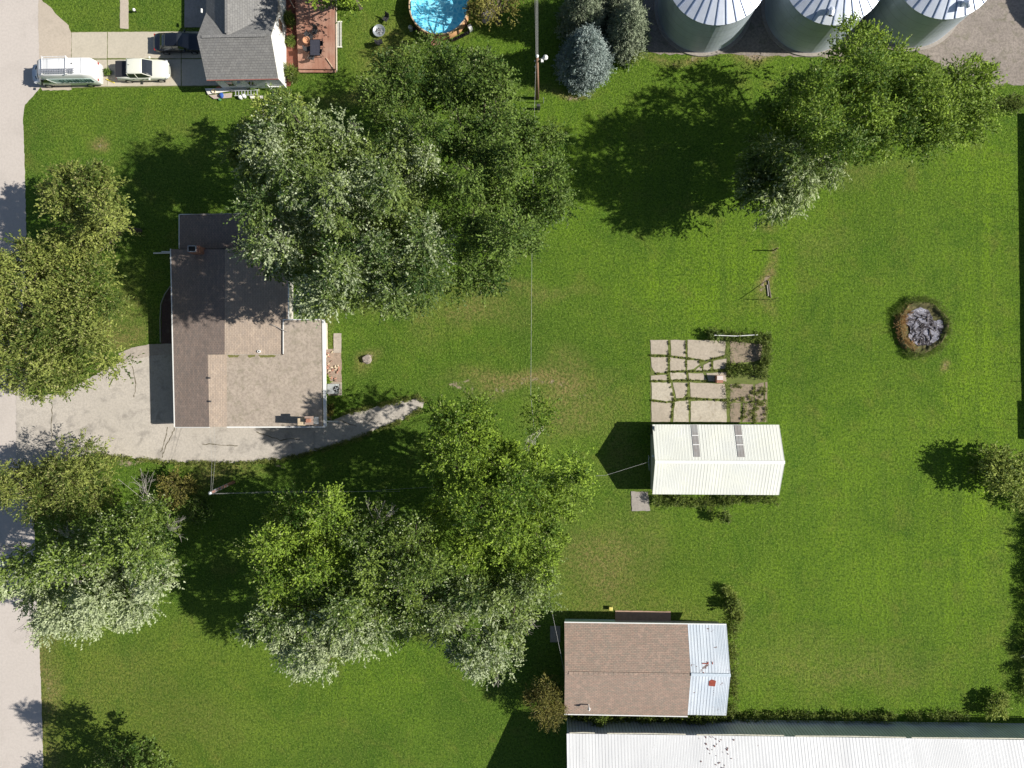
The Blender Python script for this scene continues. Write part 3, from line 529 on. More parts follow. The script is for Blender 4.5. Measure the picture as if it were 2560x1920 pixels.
weeds('shed_weeds', 'mixed weeds along the lower wall of the white shed', [(1632, 1246), (1700, 1250), (1760, 1262), (1810, 1250), (1935, 1246)], .7, L_WEED, 14, 2.2)
weeds('tall_grass', 'rough grass strip at the gravel lot corner', [(2400, 245), (2470, 262), (2560, 262)], .5, L_WEED, 26, 2.5)
weeds('tall_grass', 'rough grass at the right end of the garage', [(1834, 1500), (1838, 1560), (1830, 1640), (1836, 1740), (1822, 1790)], .5, L_WEED, 10, 1.5)
weeds('patio_vines', 'green vines over the right half of the patio', [Z3(740, 120), Z3(900, 140), Z3(1210, 150), Z3(1195, 300), Z3(1200, 450)], .8, L_WEED, 12, 2.2)
weeds('patio_weeds', 'tangled weeds crossing the patio between its halves', [Z3(880, 430), Z3(980, 410), Z3(1080, 420), Z3(1190, 440)], .5, L_WEED, 17, 3.4)
JL = [[(225, 303), (370, 303), (520, 322), (600, 330), (690, 350), (760, 325), (860, 308)], [(228, 455), (300, 455), (390, 438), (530, 432), (660, 432), (860, 425)], [(228, 518), (530, 510), (700, 515)], [(228, 680), (350, 695), (430, 685), (550, 660), (700, 672), (870, 682)],
      [(383, 170), (382, 300), (378, 440), (385, 520), (425, 680), (400, 860)], [(528, 170), (526, 330), (535, 440), (548, 520), (535, 640), (556, 760)], [(640, 345), (660, 430)], [(748, 345), (745, 425)]]
for k_, l_ in enumerate(JL):
    weeds('joint_weeds', 'moss and small weeds in joint line %s of the cracked patio' % ('one', 'two', 'three', 'four', 'five', 'six', 'seven', 'eight')[k_], [Z3(*p) for p in l_], .10, L_OLIVE, 1.6, 1.1, L=.07, W=.03, rr=.07)
weeds('patio_weeds', 'sparse creeping weeds over the brown half of the patio', [Z3(905, 560), Z3(1190, 600), Z3(920, 690), Z3(1190, 700), Z3(990, 860), Z3(1095, 600), Z3(1100, 860), Z3(1190, 540), Z3(1205, 860)], .10, L_OLIVE, 9, .9, L=.09, W=.03, rr=.13)
weeds('edge_weeds', 'thin weeds along the middle seam of the patio', [Z3(882, 180), Z3(885, 400), Z3(884, 640), Z3(884, 860)], .16, L_WEED, 2, .5, L=.1, W=.04)
weeds('bed_plants', 'strappy plants along the white wall beside the deck', [(722, 35), (724, 62)], .7, L_WEED, 9, 4, L=.40, W=.045, rr=.3)
weeds('bed_plants', 'strappy plants near the deck corner by the ladder', [(722, 165), (738, 200)], .7, L_WEED, 11, 3.5, L=.40, W=.045, rr=.3)
weeds('bed_plants', 'small strappy plants in the red mulch', [(726, 92), (728, 108)], .5, L_WEED, 6, 4, L=.35, W=.045, rr=.25)
bush('flower_bush', 'tall round weed clump by the shed corner post', 1808, 1290, 16, 1.8, L_WEED, cat='weeds')
bush('vine_clump', 'grey leafed plant at the left end of the patio pipe', 1784, 838, 13, 1.3, L_PALE, cat='plant')
bush('sapling', 'small leafy sapling above the metal roofed end of the garage', 1823, 1508, 15, 1.8, L_WEED, cat='plant', L=.2, W=.08)
weeds('rim_grass', 'tall grass fringe at the top of the metal roofed garage end', [(1815, 1470), (1840, 1500), (1850, 1550)], .6, L_YEL, 8, 3)
#PART2 buildings and objects
# ================================================================== BUILDINGS
SH_BROWN = shingle('brown_shingle', (0.35, 0.265, 0.22), (0.245, 0.205, 0.18), (0.13, 0.10, 0.09), rot=True)
SH_TAN = shingle('tan_shingle', (0.44, 0.35, 0.275), (0.35, 0.29, 0.24), (0.22, 0.17, 0.135), rot=True)
SH_GAR = shingle('garage_shingle', (0.43, 0.30, 0.235), (0.30, 0.255, 0.205), (0.17, 0.12, 0.10))
SH_GREY = shingle('grey_shingle', (0.27, 0.265, 0.255), (0.215, 0.21, 0.205), (0.10, 0.10, 0.10), h=0.2)
SH_GREYN = shingle('grey_shingle_turned', (0.27, 0.265, 0.255), (0.215, 0.21, 0.205), (0.12, 0.12, 0.12), rot=True, h=0.2)
ROLLROOF = concrete('gravel_roof', (0.49, 0.41, 0.335), dark=0.6, scale=0.5, grain=8, bump=0.9, stain=(0.17, 0.16, 0.10), stains=0.55)
WALLW = flat('white_siding', (0.78, 0.78, 0.76), 0.6, var=0.03)
WALLB = flat('beige_siding', (0.50, 0.47, 0.42), 0.8, var=0.1)
SHEDR = ribbed('white_metal_roof', (0.80, 0.80, 0.70), (0.74, 0.75, 0.72), (0.34, 0.34, 0.30), 'X', 0.305, 0.10, 0.45, var=0.6)
METR = ribbed('silver_metal_roof', (0.74, 0.78, 0.82), (0.52, 0.60, 0.68), (0.12, 0.13, 0.16), 'X', 0.30, 0.11, 0.34, metal=0.1, rust=0.06)
BARNR = ribbed('barn_metal_roof', (0.74, 0.74, 0.74), (0.66, 0.66, 0.67), (0.30, 0.30, 0.31), 'X', 0.30, 0.14, 0.45, rust=0.015, var=0.3)
BARNW = ribbed('barn_metal_wall', (0.66, 0.70, 0.78), (0.46, 0.50, 0.57), (0.10, 0.11, 0.13), 'X', 0.30, 0.18, 0.5, metal=0.2, var=0.7, sc=0.2)
GLASS = flat('dark_glass', (0.02, 0.024, 0.03), 0.06, var=0.1, spec=0.9)
TEAL = flat('teal_trim', (0.45, 0.60, 0.56), 0.6, var=0.08)
def gable(x0, x1, y0, y1, ze, zr, axis='x'):
    """closed gable volume with its ridge along axis"""
    if axis == 'x':
        ym = (y0+y1)/2; pr = [(y0, 0), (y1, 0), (y1, ze), (ym, zr), (y0, ze)]
        vs = [(x0, a, b) for a, b in pr]+[(x1, a, b) for a, b in pr]
    else:
        xm = (x0+x1)/2; pr = [(x0, 0), (x1, 0), (x1, ze), (xm, zr), (x0, ze)]
        vs = [(a, y1, b) for a, b in pr]+[(a, y0, b) for a, b in pr]
    fs = [(4, 3, 2, 1, 0), (5, 6, 7, 8, 9)]+[(i, (i+1) % 5, (i+1) % 5+5, i+5) for i in range(5)]
    return MB().add(vs, fs)
def ribs(mb, a, b, c, d, n, h=.03, w=.04):
    """ribs on a roof plane: eave a->b, ridge d->c"""
    a, b, c, d = map(Vector, (a, b, c, d))
    for i in range(n+1):
        t = i/n; p = a.lerp(b, t); q2 = d.lerp(c, t); s = (b-a).normalized()*w/2; up = Vector((0, 0, h))
        mb.add([p-s, p+s, q2+s, q2-s, p-s*.4+up, p+s*.4+up, q2+s*.4+up, q2-s*.4+up], [(4, 5, 6, 7), (0, 1, 5, 4), (1, 2, 6, 5), (2, 3, 7, 6), (3, 0, 4, 7)])
# ---- brown house
hb = empty('brown_roofed_house', P(600, 850), 'long house with brown shingle slopes and a flat gravel roof corner', 'house')
zr, z2 = 4.3, 3.1
MB().prism([P(427, 623, 3.1), P(562, 623, zr), P(561, 886, zr), P(519, 886, 3.92), P(523, 1067, 3.92), P(437, 1067, 3.1)], .16).build('roof', SH_BROWN, hb)
e1 = MB().prism([P(562.3, 623, zr), P(722, 623, 3.15), P(720, 807, 3.15), P(709, 807, 3.22), P(708, 886, 3.22), P(561.3, 886, zr)], .16).build('roof', SH_TAN, hb)
MB().prism([P(519.3, 886.5, 3.92), P(566, 886.5, 3.44), P(567, 1067, 3.44), P(523.3, 1067, 3.92)], .14).build('roof', SH_TAN, hb)
MB().prism([P(566.5, 887, 3.42), P(708.5, 887, 3.42), P(708.5, 800, 3.42), P(803, 799, 3.42), P(806, 1066, 3.42), P(567.5, 1067, 3.42)], .3).build('flat_roof', ROLLROOF, hb)
MB().prism([P(449, 537, 2.9), P(500, 534, 3.05), P(706, 533, 3.0), P(704, 621, 3.05), P(449, 622, 2.9)], .16).build('roof', SH_BROWN, hb)
wl = MB(); A = P(440, 640, 3.0); B = P(706, 1062, 3.0)
def wbox(mb, p, q2, z0, z1): mb.box(((p.x+q2.x)/2, (p.y+q2.y)/2, (z0+z1)/2), (abs(p.x-q2.x), abs(p.y-q2.y), z1-z0))
wbox(wl, P(446, 640, 3), P(707, 886, 3), 0, 3.0); wbox(wl, P(451, 886, 3), P(566, 1060, 3), 0, 3.0); wbox(wl, P(562, 810, 3), P(791, 1060, 3), 0, 3.1); wbox(wl, P(462, 548, 3), P(700, 640, 3), 0, 2.75)
# gable end above the flat roof
wl.add([P(561, 886.2, zr-.1), P(708, 886.2, 3.2), P(519.6, 886.2, 3.85), P(561, 886.2, 3.2)], [(0, 3, 1), (0, 2, 3)])
wl.build('wall', WALLB, hb)
tr = MB()
for a, b, wd in (((808.5, 799, 3.46), (812.5, 1066, 3.46), .28), ((707, 799, 3.46), (803, 798.5, 3.46), .09), ((708, 800, 3.45), (708, 885, 3.45), .08), ((567, 1068, 3.45), (812, 1067.5, 3.45), .12), ((426, 622, 3.12), (436, 1067, 3.12), .10), ((447.5, 536, 2.92), (447.5, 621, 2.92), .07), ((721.5, 624, 3.17), (721, 799, 3.17), .09), ((437, 1068.5, 3.13), (522, 1068.5, 3.93), .07), ((449, 536, 2.95), (706, 532, 3.05), .06)):
    p, q2 = P(*a), P(*b); d = (q2-p).normalized(); s = Vector((-d.y, d.x, 0))*wd/2; up = Vector((0, 0, -.22))
    tr.add([p-s, p+s, q2+s, q2-s, p-s+up, p+s+up, q2+s+up, q2-s+up], [(0, 3, 2, 1), (0, 1, 5, 4), (2, 3, 7, 6), (1, 2, 6, 5), (3, 0, 4, 7), (4, 5, 6, 7)])
tr.build('roof_trim', WHITE, hb)
def prismz(mb, px, py, z0, z1, sx, sy, rz=0, top=1.0):
    c = P(px, py, z0); mb.box((c.x, c.y, (z0+z1)/2), (sx, sy, z1-z0), rz, top); return mb
ch = prismz(MB(), 773, 1051, 3.3, 5.7, .62, .66).build('chimney', flat('tan_brick', (0.50, 0.40, 0.27), .9, var=.25, scale=4), hb)
prismz(MB(), 773, 1051, 5.7, 5.82, .78, .80).build('chimney_cap', flat('cap', (0.30, 0.22, 0.18), .9), ch)
prismz(MB(), 773, 1051, 5.82, 6.25, .34, .34).build('flue', BRICK, ch)
c = P(776, 1051, 3.43); MB().box((c.x+.55, c.y, 3.46), (.5, .7, .06)).build('flashing', WHITE, ch)
ch = prismz(MB(), 508, 632, 2.9, 5.0, 1.1, .62).build('chimney', BRICK, hb)
fr = MB(); c = P(508, 632, 2.9)
for dx, dy, sx, sy in ((-.05, .27, .78, .07), (-.05, -.27, .78, .07), (-.42, 0, .07, .61), (.32, 0, .07, .61)): fr.box((c.x+dx, c.y+dy, 5.06), (sx, sy, .12))
fr.build('cap_frame', flat('grey_cap', (.4, .4, .4), .6), ch); MB().box((c.x-.05, c.y, 5.01), (.7, .5, .04)).build('flue', BLACKM, ch)
for (x, y) in ((531, 945), (533, 1003)): prismz(MB(), x, y, 3.3, 4.1, .16, .16).build('vent_pipe', DGREY, hb)
c = P(651, 879, 3.4); MB().lathe((c.x, c.y, 3.35), [(.14, 0), (.14, .5), (.09, .5), (.09, .4)], 12, cap=False).build('vent_pipe', WHITE, hb)
mp_ = concrete('moss_patch', (.20, .20, .05), dark=.5, scale=3, stain=(.30, .28, .2), stains=.6)
for x0, x1 in ((568, 598), (618, 640), (645, 690)): MB().prism([P(x, y, 3.428) for x, y in rag([(x0, 887.5), (x1, 887.5), (x1-4, 893), (x0+5, 894)], 1, 3)], .01).build('moss', mp_, hb)
tube = lambda pts, r, n=6: MB().tube([P(*p) for p in pts], r, n)
# broken branch on the roof
MB().tube([P(675, 810, 3.5), P(690, 816, 3.45), P(705, 824, 3.5), P(718, 830, 3.5)], .05, 6, .03).thing('fallen_branch', BARKG, 'bare grey fallen branch lying across the brown and flat roofs', 'branch')
tube([(440, 632, .1), (384, 633, .1)], .075).thing('downspout', WHITE, 'long white downspout end on the shaded lawn left of the brown house', 'downspout')
tube([(440, 629, .12), (404, 629, .1)], .05).thing('downspout', WHITE, 'shorter white downspout end beside the long one left of the brown house', 'downspout')
tube([(808, 1053, .2), (846, 1053.5, .12)], .07).thing('downspout', WHITE, 'white downspout end pointing onto the gravel drive at the lower house corner', 'downspout')
tube([(426, 715, .05), (412, 735, .05), (402, 760, .05), (400, 800, .05), (401, 856, .05)], .045).thing('garden_edging', flat('edging', (.30, .29, .25), .8), 'thin curved edging strip along the shaded house front', 'edging')
sheet('flower_bed', [(428, 716), (414, 737), (404, 762), (403, 860), (455, 860), (455, 716)], .02, concrete('dark_bed', (.10, .06, .05), dark=.5), .6, 'dark flower bed in the shade of the house front')
# east side clutter
sheet('stoop', [(834, 833), (853, 833), (853, 868), (852, 882), (834, 882)], .1, CONC, .4, 'small concrete stoop slab on the right of the brown house')
sheet('side_step', [(809, 806), (818, 808), (819, 874), (810, 874)], .15, flat('pale_step', (.62, .56, .45), .8), .4, 'pale narrow step against the right house wall')
sheet('brick_bed', [(810, 872), (853, 872), (854, 957), (812, 957)], .02, concrete('rubble', (.42, .32, .25), dark=.5, scale=2.5, grain=14, stain=(.12, .10, .08), stains=.6), 1.2, 'rubble bed beside the air conditioner')
bk = [flat('brick_a', (.42, .22, .16), .9), flat('brick_b', (.60, .50, .36), .9), flat('brick_c', (.30, .2, .16), .9)]
b0 = None
for i in range(46):
    x = random.uniform(814, 834) if i < 34 else random.uniform(838, 851); y = random.uniform(876, 948) if i < 34 else random.uniform(910, 952)
    c = P(x, y, .03); me = MB().box((0, 0, .05), (.24, .11, .09)).build('loose_brick', bk[i % 3], local=True)
    me.location = (c.x, c.y, random.uniform(0.02, .1)); me.rotation_euler = (random.uniform(-.2, .2), random.uniform(-.2, .2), random.uniform(0, 3.1))
    tag(me, 'one of the loose bricks strewn between house wall and air conditioner', 'brick', 'loose bricks beside the house')
ac = empty('air_conditioner', P(838, 972), 'grey box air conditioner with round fan on a pad at the right house wall', 'air conditioner')
prismz(MB(), 838, 972, 0, .08, 1.35, 1.3).build('pad', CONC, ac); prismz(MB(), 836, 972, .08, .95, .98, .98).build('housing', flat('ac_grey', (.36, .38, .39), .5, var=.08), ac, bevel=.03)
c = P(838, 972, .96); MB().lathe((c.x+.1, c.y, .955), [(.02, .0), (.30, .0), (.30, .012), (.02, .012)], 20).build('fan_opening', BLACKM, ac)
fb = MB()
for k in range(4): fb.box((c.x+.1+.13*math.cos(k*1.57+.4), c.y+.13*math.sin(k*1.57+.4), .985), (.22, .10, .012), k*1.57+.4)
fb.build('fan_blade', GALV, ac)
bush('weed_tuft', 'bright green weed tuft between bricks and air conditioner', 822, 948, 9, .6, L_GREEN, cat='weeds', rs=.4)
bush('weed_tuft', 'dry weed tuft below the air conditioner', 825, 1025, 10, .4, L_BROWN, cat='weeds', rs=.4)
# ---- grey house
hg = empty('grey_roofed_house', P(640, 120), 'white house with grey shingle cross gable roof beside the deck', 'house')
xw, xe = P(516, 199, 3.1).x, P(695, 196, 3.1).x; ys = P(600, 198, 3.1).y; yr = P(600, 90, 5.0).y; yn = 2*yr-ys; xr = P(566, 60, 5.0).x; far = yn+9
MB().prism([(xw, ys, 3.1), (xe, ys, 3.1), (xe, yr, 5.0), (xw, yr, 5.0)], .14).build('roof', SH_GREY, hg)
MB().prism([(xw, yr+.01, 5.0), (xr, yr+.01, 5.0), (xw, yn, 3.1)], .14).build('roof', SH_GREY, hg)
MB().prism([(xr, yr+.01, 5.0), (xe, yr+.01, 5.0), (xe, yn, 3.1)], .14).build('roof', SH_GREY, hg)
MB().prism([(xw, yn+.01, 3.1), (xr-.01, yr+.03, 5.0), (xr-.01, far, 5.0), (xw, far, 3.1)], .14).build('roof', SH_GREYN, hg)
MB().prism([(xe, yn+.01, 3.1), (xr+.01, yr+.03, 5.0), (xr+.01, far, 5.0), (xe, far, 3.1)], .14).build('roof', SH_GREYN, hg)
rc = MB().box(((xw+xe)/2, yr, 5.03), (xe-xw-.9, .26, .05)); rc.box((xr, (yr+far)/2+.3, 5.03), (.26, far-yr, .05)); rc.build('ridge_cap', SH_GREYN, hg)
x0, x1, y0, y1 = xw+.3, xe-.28, ys+.36, yn-.2
wg = gable(x0, x1, y0, y1, 3.0+.0, 4.82); wbox(wg, Vector((x0+.01, y1, 0)), Vector((x1-.01, far-.3, 0)), 0, 2.95); wg.build('wall', WALLW, hg)
MB().box(((xw+xe)/2, ys-.03, 3.02), (xe-xw, .09, .13)).build('gutter', flat('gutter_red', (.30, .12, .10), .6), hg)
for px_ in (577, 629):
    c = P(px_, 205, 1.2); wn = MB().box((c.x, y0-.02, 1.3), (.62, .06, 1.0)).build('window', GLASS, hg)
    f_ = MB(); [f_.box((c.x+dx, y0-.035, 1.3+dz), s_) for dx, dz, s_ in ((-.34, 0, (.06, .07, 1.1)), (.34, 0, (.06, .07, 1.1)), (0, .53, (.74, .07, .06)), (0, -.53, (.74, .07, .06)))]; f_.build('frame', WHITE, wn)
c = P(603, 204, 1.2); MB().box((c.x, y0-.12, 1.7), (.35, .22, .25)).build('wall_lamp', WHITE, hg)
c = P(702, 66, 1.6); wn = MB().box((x1+.02, c.y, 1.75), (.06, 1.0, 1.1)).build('window', flat('amber_glass', (.25, .17, .12), .2), hg)
f_ = MB(); [f_.box((x1+.035, c.y+dy, 1.75+dz), s_) for dy, dz, s_ in ((-.54, 0, (.07, .07, 1.2)), (.54, 0, (.07, .07, 1.2)), (0, .58, (.07, 1.15, .07)), (0, -.58, (.07, 1.15, .07)))]; f_.build('frame', WHITE, wn)
c = P(698, 25, 1.6); MB().box((x1+.02, c.y, 1.75), (.06, .8, 1.1)).build('window', flat('pale_glass', (.45, .45, .45), .2), hg)
tube([(504, 22, 3.0), (504, 32, 3.0)], .09).build('downspout_head', WHITE, hg)
dsp = MB().tube([(x1-1.6, y0-.05, 1.2), (x1-1.5, y0-.12, .7), (x1-.1, y0-.1, .55)], .05); dsp.tube([(x1-1.6, y0-.05, 1.2), (x1-1.35, y0-.3, .3), (x1-1.3, y0-.6, .1), (x1-.6, y0-.7, .08)], .045); dsp.build('downspout', WHITE, hg)
# ---- white shed
sh = empty('white_shed', P(1790, 1150), 'white ribbed metal shed with two long skylights on its roof', 'shed')
X0, X1 = P(1631.5, 1150, 2.4).x, P(1947.5, 1150, 2.4).x; Y0, Y1 = P(1790, 1236.5, 2.4).y, P(1790, 1061.5, 2.4).y; ym = (Y0+Y1)/2-.05; zr = 4.0
for a in ((Y0, -1), (Y1, 1)):
    m = MB().prism([(X0, a[0], 2.4), (X1, a[0], 2.4), (X1, ym+a[1]*.005, zr), (X0, ym+a[1]*.005, zr)], .06)
    ribs(m, (X0, a[0], 2.4), (X1, a[0], 2.4), (X1, ym, zr), (X0, ym, zr), 41, .016, .05); m.build('roof', SHEDR, sh)
MB().box(((X0+X1)/2, ym, zr+.035), (X1-X0+.04, .3, .05)).build('ridge_cap', flat('cap_white', (.70, .71, .66), .5, var=.08), sh)
gable(X0+.18, X1-.15, Y0+.15, Y1-.15, 2.28, 3.84).build('wall', flat('shed_wall', (.50, .50, .46), .6), sh)
SKY_ = ribbed('skylight_panel', (.40, .41, .40), (.30, .26, .24), (.15, .14, .13), 'X', .30, .12, .35, var=.9, sc=1.2)
for px0, px1 in ((1727, 1743), (1835, 1852)):
    f = lambda y: 2.4+(zr-2.4)*(Y1-y)/(Y1-ym)
    xa, xb = P(px0, 1063, 2.4).x, P(px1, 1063, 2.4).x; ya, yb = Y1-.03, ym+.45
    s_ = MB().prism([(xa, ya, f(ya)+.042), (xb, ya, f(ya)+.042), (xb, yb, f(yb)+.042), (xa, yb, f(yb)+.042)], .02).build('skylight', SKY_, sh)
    st = MB()
    for t_ in (.33, .62): yy = ya+(yb-ya)*t_; st.box(((xa+xb)/2, yy, f(yy)+.05), (xb-xa, .07, .02))
    st.build('batten', WHITE, s_)
MB().box((X0+.12, Y1-.6, 1.5), (.06, .9, 2.4)).build('door', DGREY, sh)
sv = MB().tube([P(1624, 1142, .1), P(1621, 1150, 3.3)], .03, 5); sv.tube([P(1621, 1138, 3.3), P(1623, 1176, 3.2)], .025, 5); sv.build('service_mast', GALV, sh)
MB().box((X0-.05, ym+.45, 3.2), (.25, .2, .25)).build('wall_lamp', WHITE, sh)
sheet('small_pad', [(1578, 1229), (1620, 1230), (1625, 1277), (1580, 1278)], .06, CONCG, .8, 'small cracked concrete pad left of the white shed')
# ---- shingled garage
ga = empty('shingled_garage', P(1600, 1670), 'garage with brown shingle roof and silver metal roofed end', 'garage')
X0, X1, X2 = P(1411, 1670, 2.8).x, P(1719, 1670, 2.8).x, P(1815.5, 1670, 2.8).x; Y0, Y1 = P(1600, 1787.5, 2.8).y, P(1600, 1559, 2.8).y; ym = P(1600, 1684, 4.25).y; zr = 4.25
for a, s_ in ((Y0, -1), (Y1, 1)):
    MB().prism([(X0, a, 2.8), (X1, a, 2.8), (X1, ym+s_*.005, zr), (X0, ym+s_*.005, zr)], .14).build('roof', SH_GAR, ga)
    a2 = a+(.1 if s_ < 0 else 0)
    m = MB().prism([(X1+.01, a2, 2.8), (X2, a2, 2.8), (X2, ym+s_*.005, zr), (X1+.01, ym+s_*.005, zr)], .06)
    ribs(m, (X1+.02, a2, 2.8), (X2, a2, 2.8), (X2, ym, zr), (X1+.02, ym, zr), 13, .02, .04); m.build('metal_roof', METR, ga)
rc = MB()
for k in range(24): rc.box((X0+.35+k*(X1-X0-.5)/24+.22, ym-.06, zr+.02+.004*(k % 2)), ((X1-X0-.5)/24-.02, .3, .03))
rc.build('ridge_cap', SH_GAR, ga); MB().box(((X1+X2)/2+.03, ym, zr+.06), (X2-X1, .28, .04)).build('ridge_cap', flat('cap_blue', (.55, .62, .68), .4, metal=.2), ga)
gable(X0+.1, X2-.1, Y0+.35, Y1-.62, 2.6, 4.05).build('wall', flat('garage_wall', (.42, .36, .32), .8), ga)
tm = MB()
for a in ((X0, Y1+.05, X2, Y1+.05), (X0, Y0-.05, X1, Y0-.05)): tm.box(((a[0]+a[2])/2, a[1], 2.77), (a[2]-a[0], .09, .16))
tm.build('roof_trim', WHITE, ga); MB().box((P(1476, 1555, 1).x, Y1-.58, 1.2), (4.9, .1, 2.2)).build('door', TEAL, ga)
rp = MB().prism([(P(1781, 1700, 3.9).x+dx, P(1781, 1707, 3.9).y+dy, 0) for dx, dy in ((-.32, -.3), (.25, -.35), (.3, .25), (-.1, .4), (-.35, .2))], .01)
k_ = (zr-2.8)/(ym-Y0); rp.v = [(v[0], v[1], 2.8+k_*(v[1]-Y0-.1)+.055+(v[2])) for v in rp.v]; rp.build('rust_patch', flat('rust', (.26, .05, .03), .9, var=.3), ga)
RUST = flat('rust', (.26, .05, .03), .9)
for (a, b, l, wd) in ((1762, 1658, .7, .12), (1770, 1657, .12, .35), (1781, 1657, .1, .35), (1757, 1678, .1, .12)):
    c = P(a, b, 3.9); zz = zr-k_*(c.y-ym)*1.0+.03; MB().box((c.x, c.y, zz), (l*.7, wd*.7, .02)).build('rust_streak', RUST, ga)
c = P(1471, 1762, 3.2); ck = MB().tube([(c.x, c.y, 2.95), (c.x, c.y, 3.75), (c.x+.05, c.y-.1, 3.95)], .06, 8); ck.lathe((c.x+.02, c.y-.12, 3.8), [(.14, 0), (.05, .35)], 10); ck.build('vent_pipe', WHITE, ga)
sheet('garage_pad', [(1538, 1526), (1677, 1529), (1677, 1562), (1538, 1562)], .07, concrete('pink_pad', (.46, .30, .22), dark=.8, scale=.8), .4, 'pinkish concrete pad along the upper side of the garage')
prismz(MB(), 1526, 1519, 0, .45, .36, .36).thing('yellow_bucket', flat('yellow', (.62, .55, .15), .5), 'small pale yellow bucket in the grass above the garage', 'bucket', bevel=.05)
MB().box(tuple(P(1388, 1585, .03)), (1.0, 1.6, .1)).thing('stepping_slab', CONCG, 'shaded concrete slab left of the garage', 'slab')
# ---- long white building
lb = empty('long_metal_building', P(2000, 1900), 'very long white metal roofed building filling the bottom right', 'building')
A = P(1417, 1834, 4.0); B = P(2800, 1853, 4.0); d = (B-A).normalized(); s_ = Vector((d.y, -d.x, 0)); up = Vector((0, 0, 4.3)); C_ = B+s_*12+up; D_ = A+s_*12+up
m = MB().prism([A, B, C_, D_], .08); ribs(m, A, B, C_, D_, 170, .012, .04); m.build('roof', BARNR, lb)
A2, B2 = A+d*.15+s_*.35, B+s_*.35; m = MB()
n_ = [Vector((A2.x, A2.y, 0)), Vector((B2.x, B2.y, 0)), Vector((C_.x, C_.y, 0)), Vector((A2.x+s_.x*11.6, A2.y+s_.y*11.6, 0))]
top = [Vector((p.x, p.y, z)) for p, z in zip(n_, (4.0, 4.0, 8.1, 8.1))]
m.add(n_+top, [(3, 2, 1, 0), (4, 5, 6, 7), (0, 1, 5, 4), (1, 2, 6, 5), (2, 3, 7, 6), (3, 0, 4, 7)]); m.build('wall', BARNW, lb)
gt = MB()
for t0, t1, dz in ((.005, .052, .1), (.075, .22, .05), (.24, .40, .12), (.42, .62, .02), (.63, .98, .05)):
    gt.tube([A.lerp(B, t0)+Vector((0, .08, dz*.3)), A.lerp(B, (t0+t1)/2)+Vector((0, .12, 0)), A.lerp(B, t1)+Vector((0, .08, -dz*.3))], .055, 6)
gt.build('gutter', flat('old_gutter', (.55, .52, .42), .6, var=.3), lb)
rs_ = MB(); rng = random.Random(5); k_ = 4.3/12
for i in range(34):
    u = rng.gauss(.275, .016); v_ = rng.uniform(.2, 3.2) if i > 6 else rng.uniform(.1, .8); p = A.lerp(B, u)+s_*v_+Vector((0, 0, v_*k_+.045)); rs_.box(tuple(p), (rng.uniform(.03, .14), rng.uniform(.04, .20), .01), rng.uniform(-.5, .5))
rs_.build('rust_spots', flat('rust_dark', (.12, .05, .045), .9, var=.4), lb)
# ---- grain bins
BINW = NT('bin_wall'); z_ = BINW.xyz()[2]; wv = BINW.math('SINE', BINW.math('MULTIPLY', z_, 52)); nn_ = BINW.noise(.5, 5)
fr_ = BINW.math('FRACT', BINW.math('DIVIDE', z_, 1.1)); ln = BINW.math('LESS_THAN', fr_, .03)
cc_ = BINW.mix(BINW.ramp(nn_, .3, .7), (.50, .56, .62), (.38, .44, .50)); cc_ = BINW.mix(BINW.math('MULTIPLY', ln, .5), cc_, (.08, .09, .1)); BINW.bump(wv, .5, .03); BINW = BINW.fin(cc_, .38, .15)
BINR = flat('bin_roof', (.66, .70, .78), .38, metal=.35, var=.08, scale=1.5)
BG = 'grain bins at the top edge'
def gbin(cx, cy, label, vent=None):
    c = P(cx, cy); Rb = 4.46; hE = 5.95; root = empty('grain_bin', c, label, 'grain bin', BG)
    m = MB(); prof = [(Rb, 0)]
    m.lathe((c.x, c.y, .15), [(Rb, 0), (Rb, hE-.15)], 72); m.build('wall', BINW, root, smooth=False)
    MB().lathe((c.x, c.y, 0), [(Rb+.35, 0), (Rb+.32, .16), (Rb-.1, .17)], 60, cap=True).build('base_ring', CONCG, root)
    Rr = Rb+.12; m = MB(); m.lathe((c.x, c.y, hE), [(Rr, -.05), (.5, 2.35), (.48, 2.6), (.05, 2.75)], 60); rf = m.build('roof', BINR, root)
    rb = MB(); N = 30
    for k in range(N):
        a = 2*math.pi*(k+.3)/N; u = Vector((math.cos(a), math.sin(a), 0)); t_ = Vector((-u.y, u.x, 0))*.035
        p0 = Vector((c.x, c.y, hE-.03))+u*Rr; p1 = Vector((c.x, c.y, hE+2.35))+u*.5; q_ = Vector((0, 0, .07))
        rb.add([p0-t_, p0+t_, p1+t_, p1-t_, p0-t_+q_, p0+t_+q_, p1+t_+q_, p1-t_+q_], [(4, 5, 6, 7), (0, 1, 5, 4), (1, 2, 6, 5), (2, 3, 7, 6), (3, 0, 4, 7)])
    rb.build('rib', flat('bin_rib', (.30, .36, .52), .4, metal=.3), rf)
    for (ang, rr) in (vent or []):
        u = Vector((math.cos(ang), math.sin(ang), 0)); zz = hE+(Rr-rr)/(Rr-.5)*2.4; p = Vector((c.x, c.y, zz-.1))+u*rr
        v = MB().tube([p, p+Vector((0, 0, .55)), p+Vector((0, 0, .7))+u*.25, p+Vector((0, 0, .62))+u*.6], .24, 12, cap=False); vv = v.build('roof_vent', BINR, root)
        e = p+Vector((0, 0, .62))+u*.58; MB().tube([e, e-u*.04-Vector((0, 0, 0))], .225, 12).build('opening', BLACKM, vv)
    st = MB().prism([(c.x+.0, c.y-Rr*.93, 6.2), (c.x+.35, c.y-Rr*.93, 6.2), (c.x+.35, c.y-Rr*.6, 7.1), (c.x, c.y-Rr*.6, 7.1)], .05)
    return root
gbin(1758, 20, 'round metal grain bin, nearest the spruce', [(-.55, 3.9)])
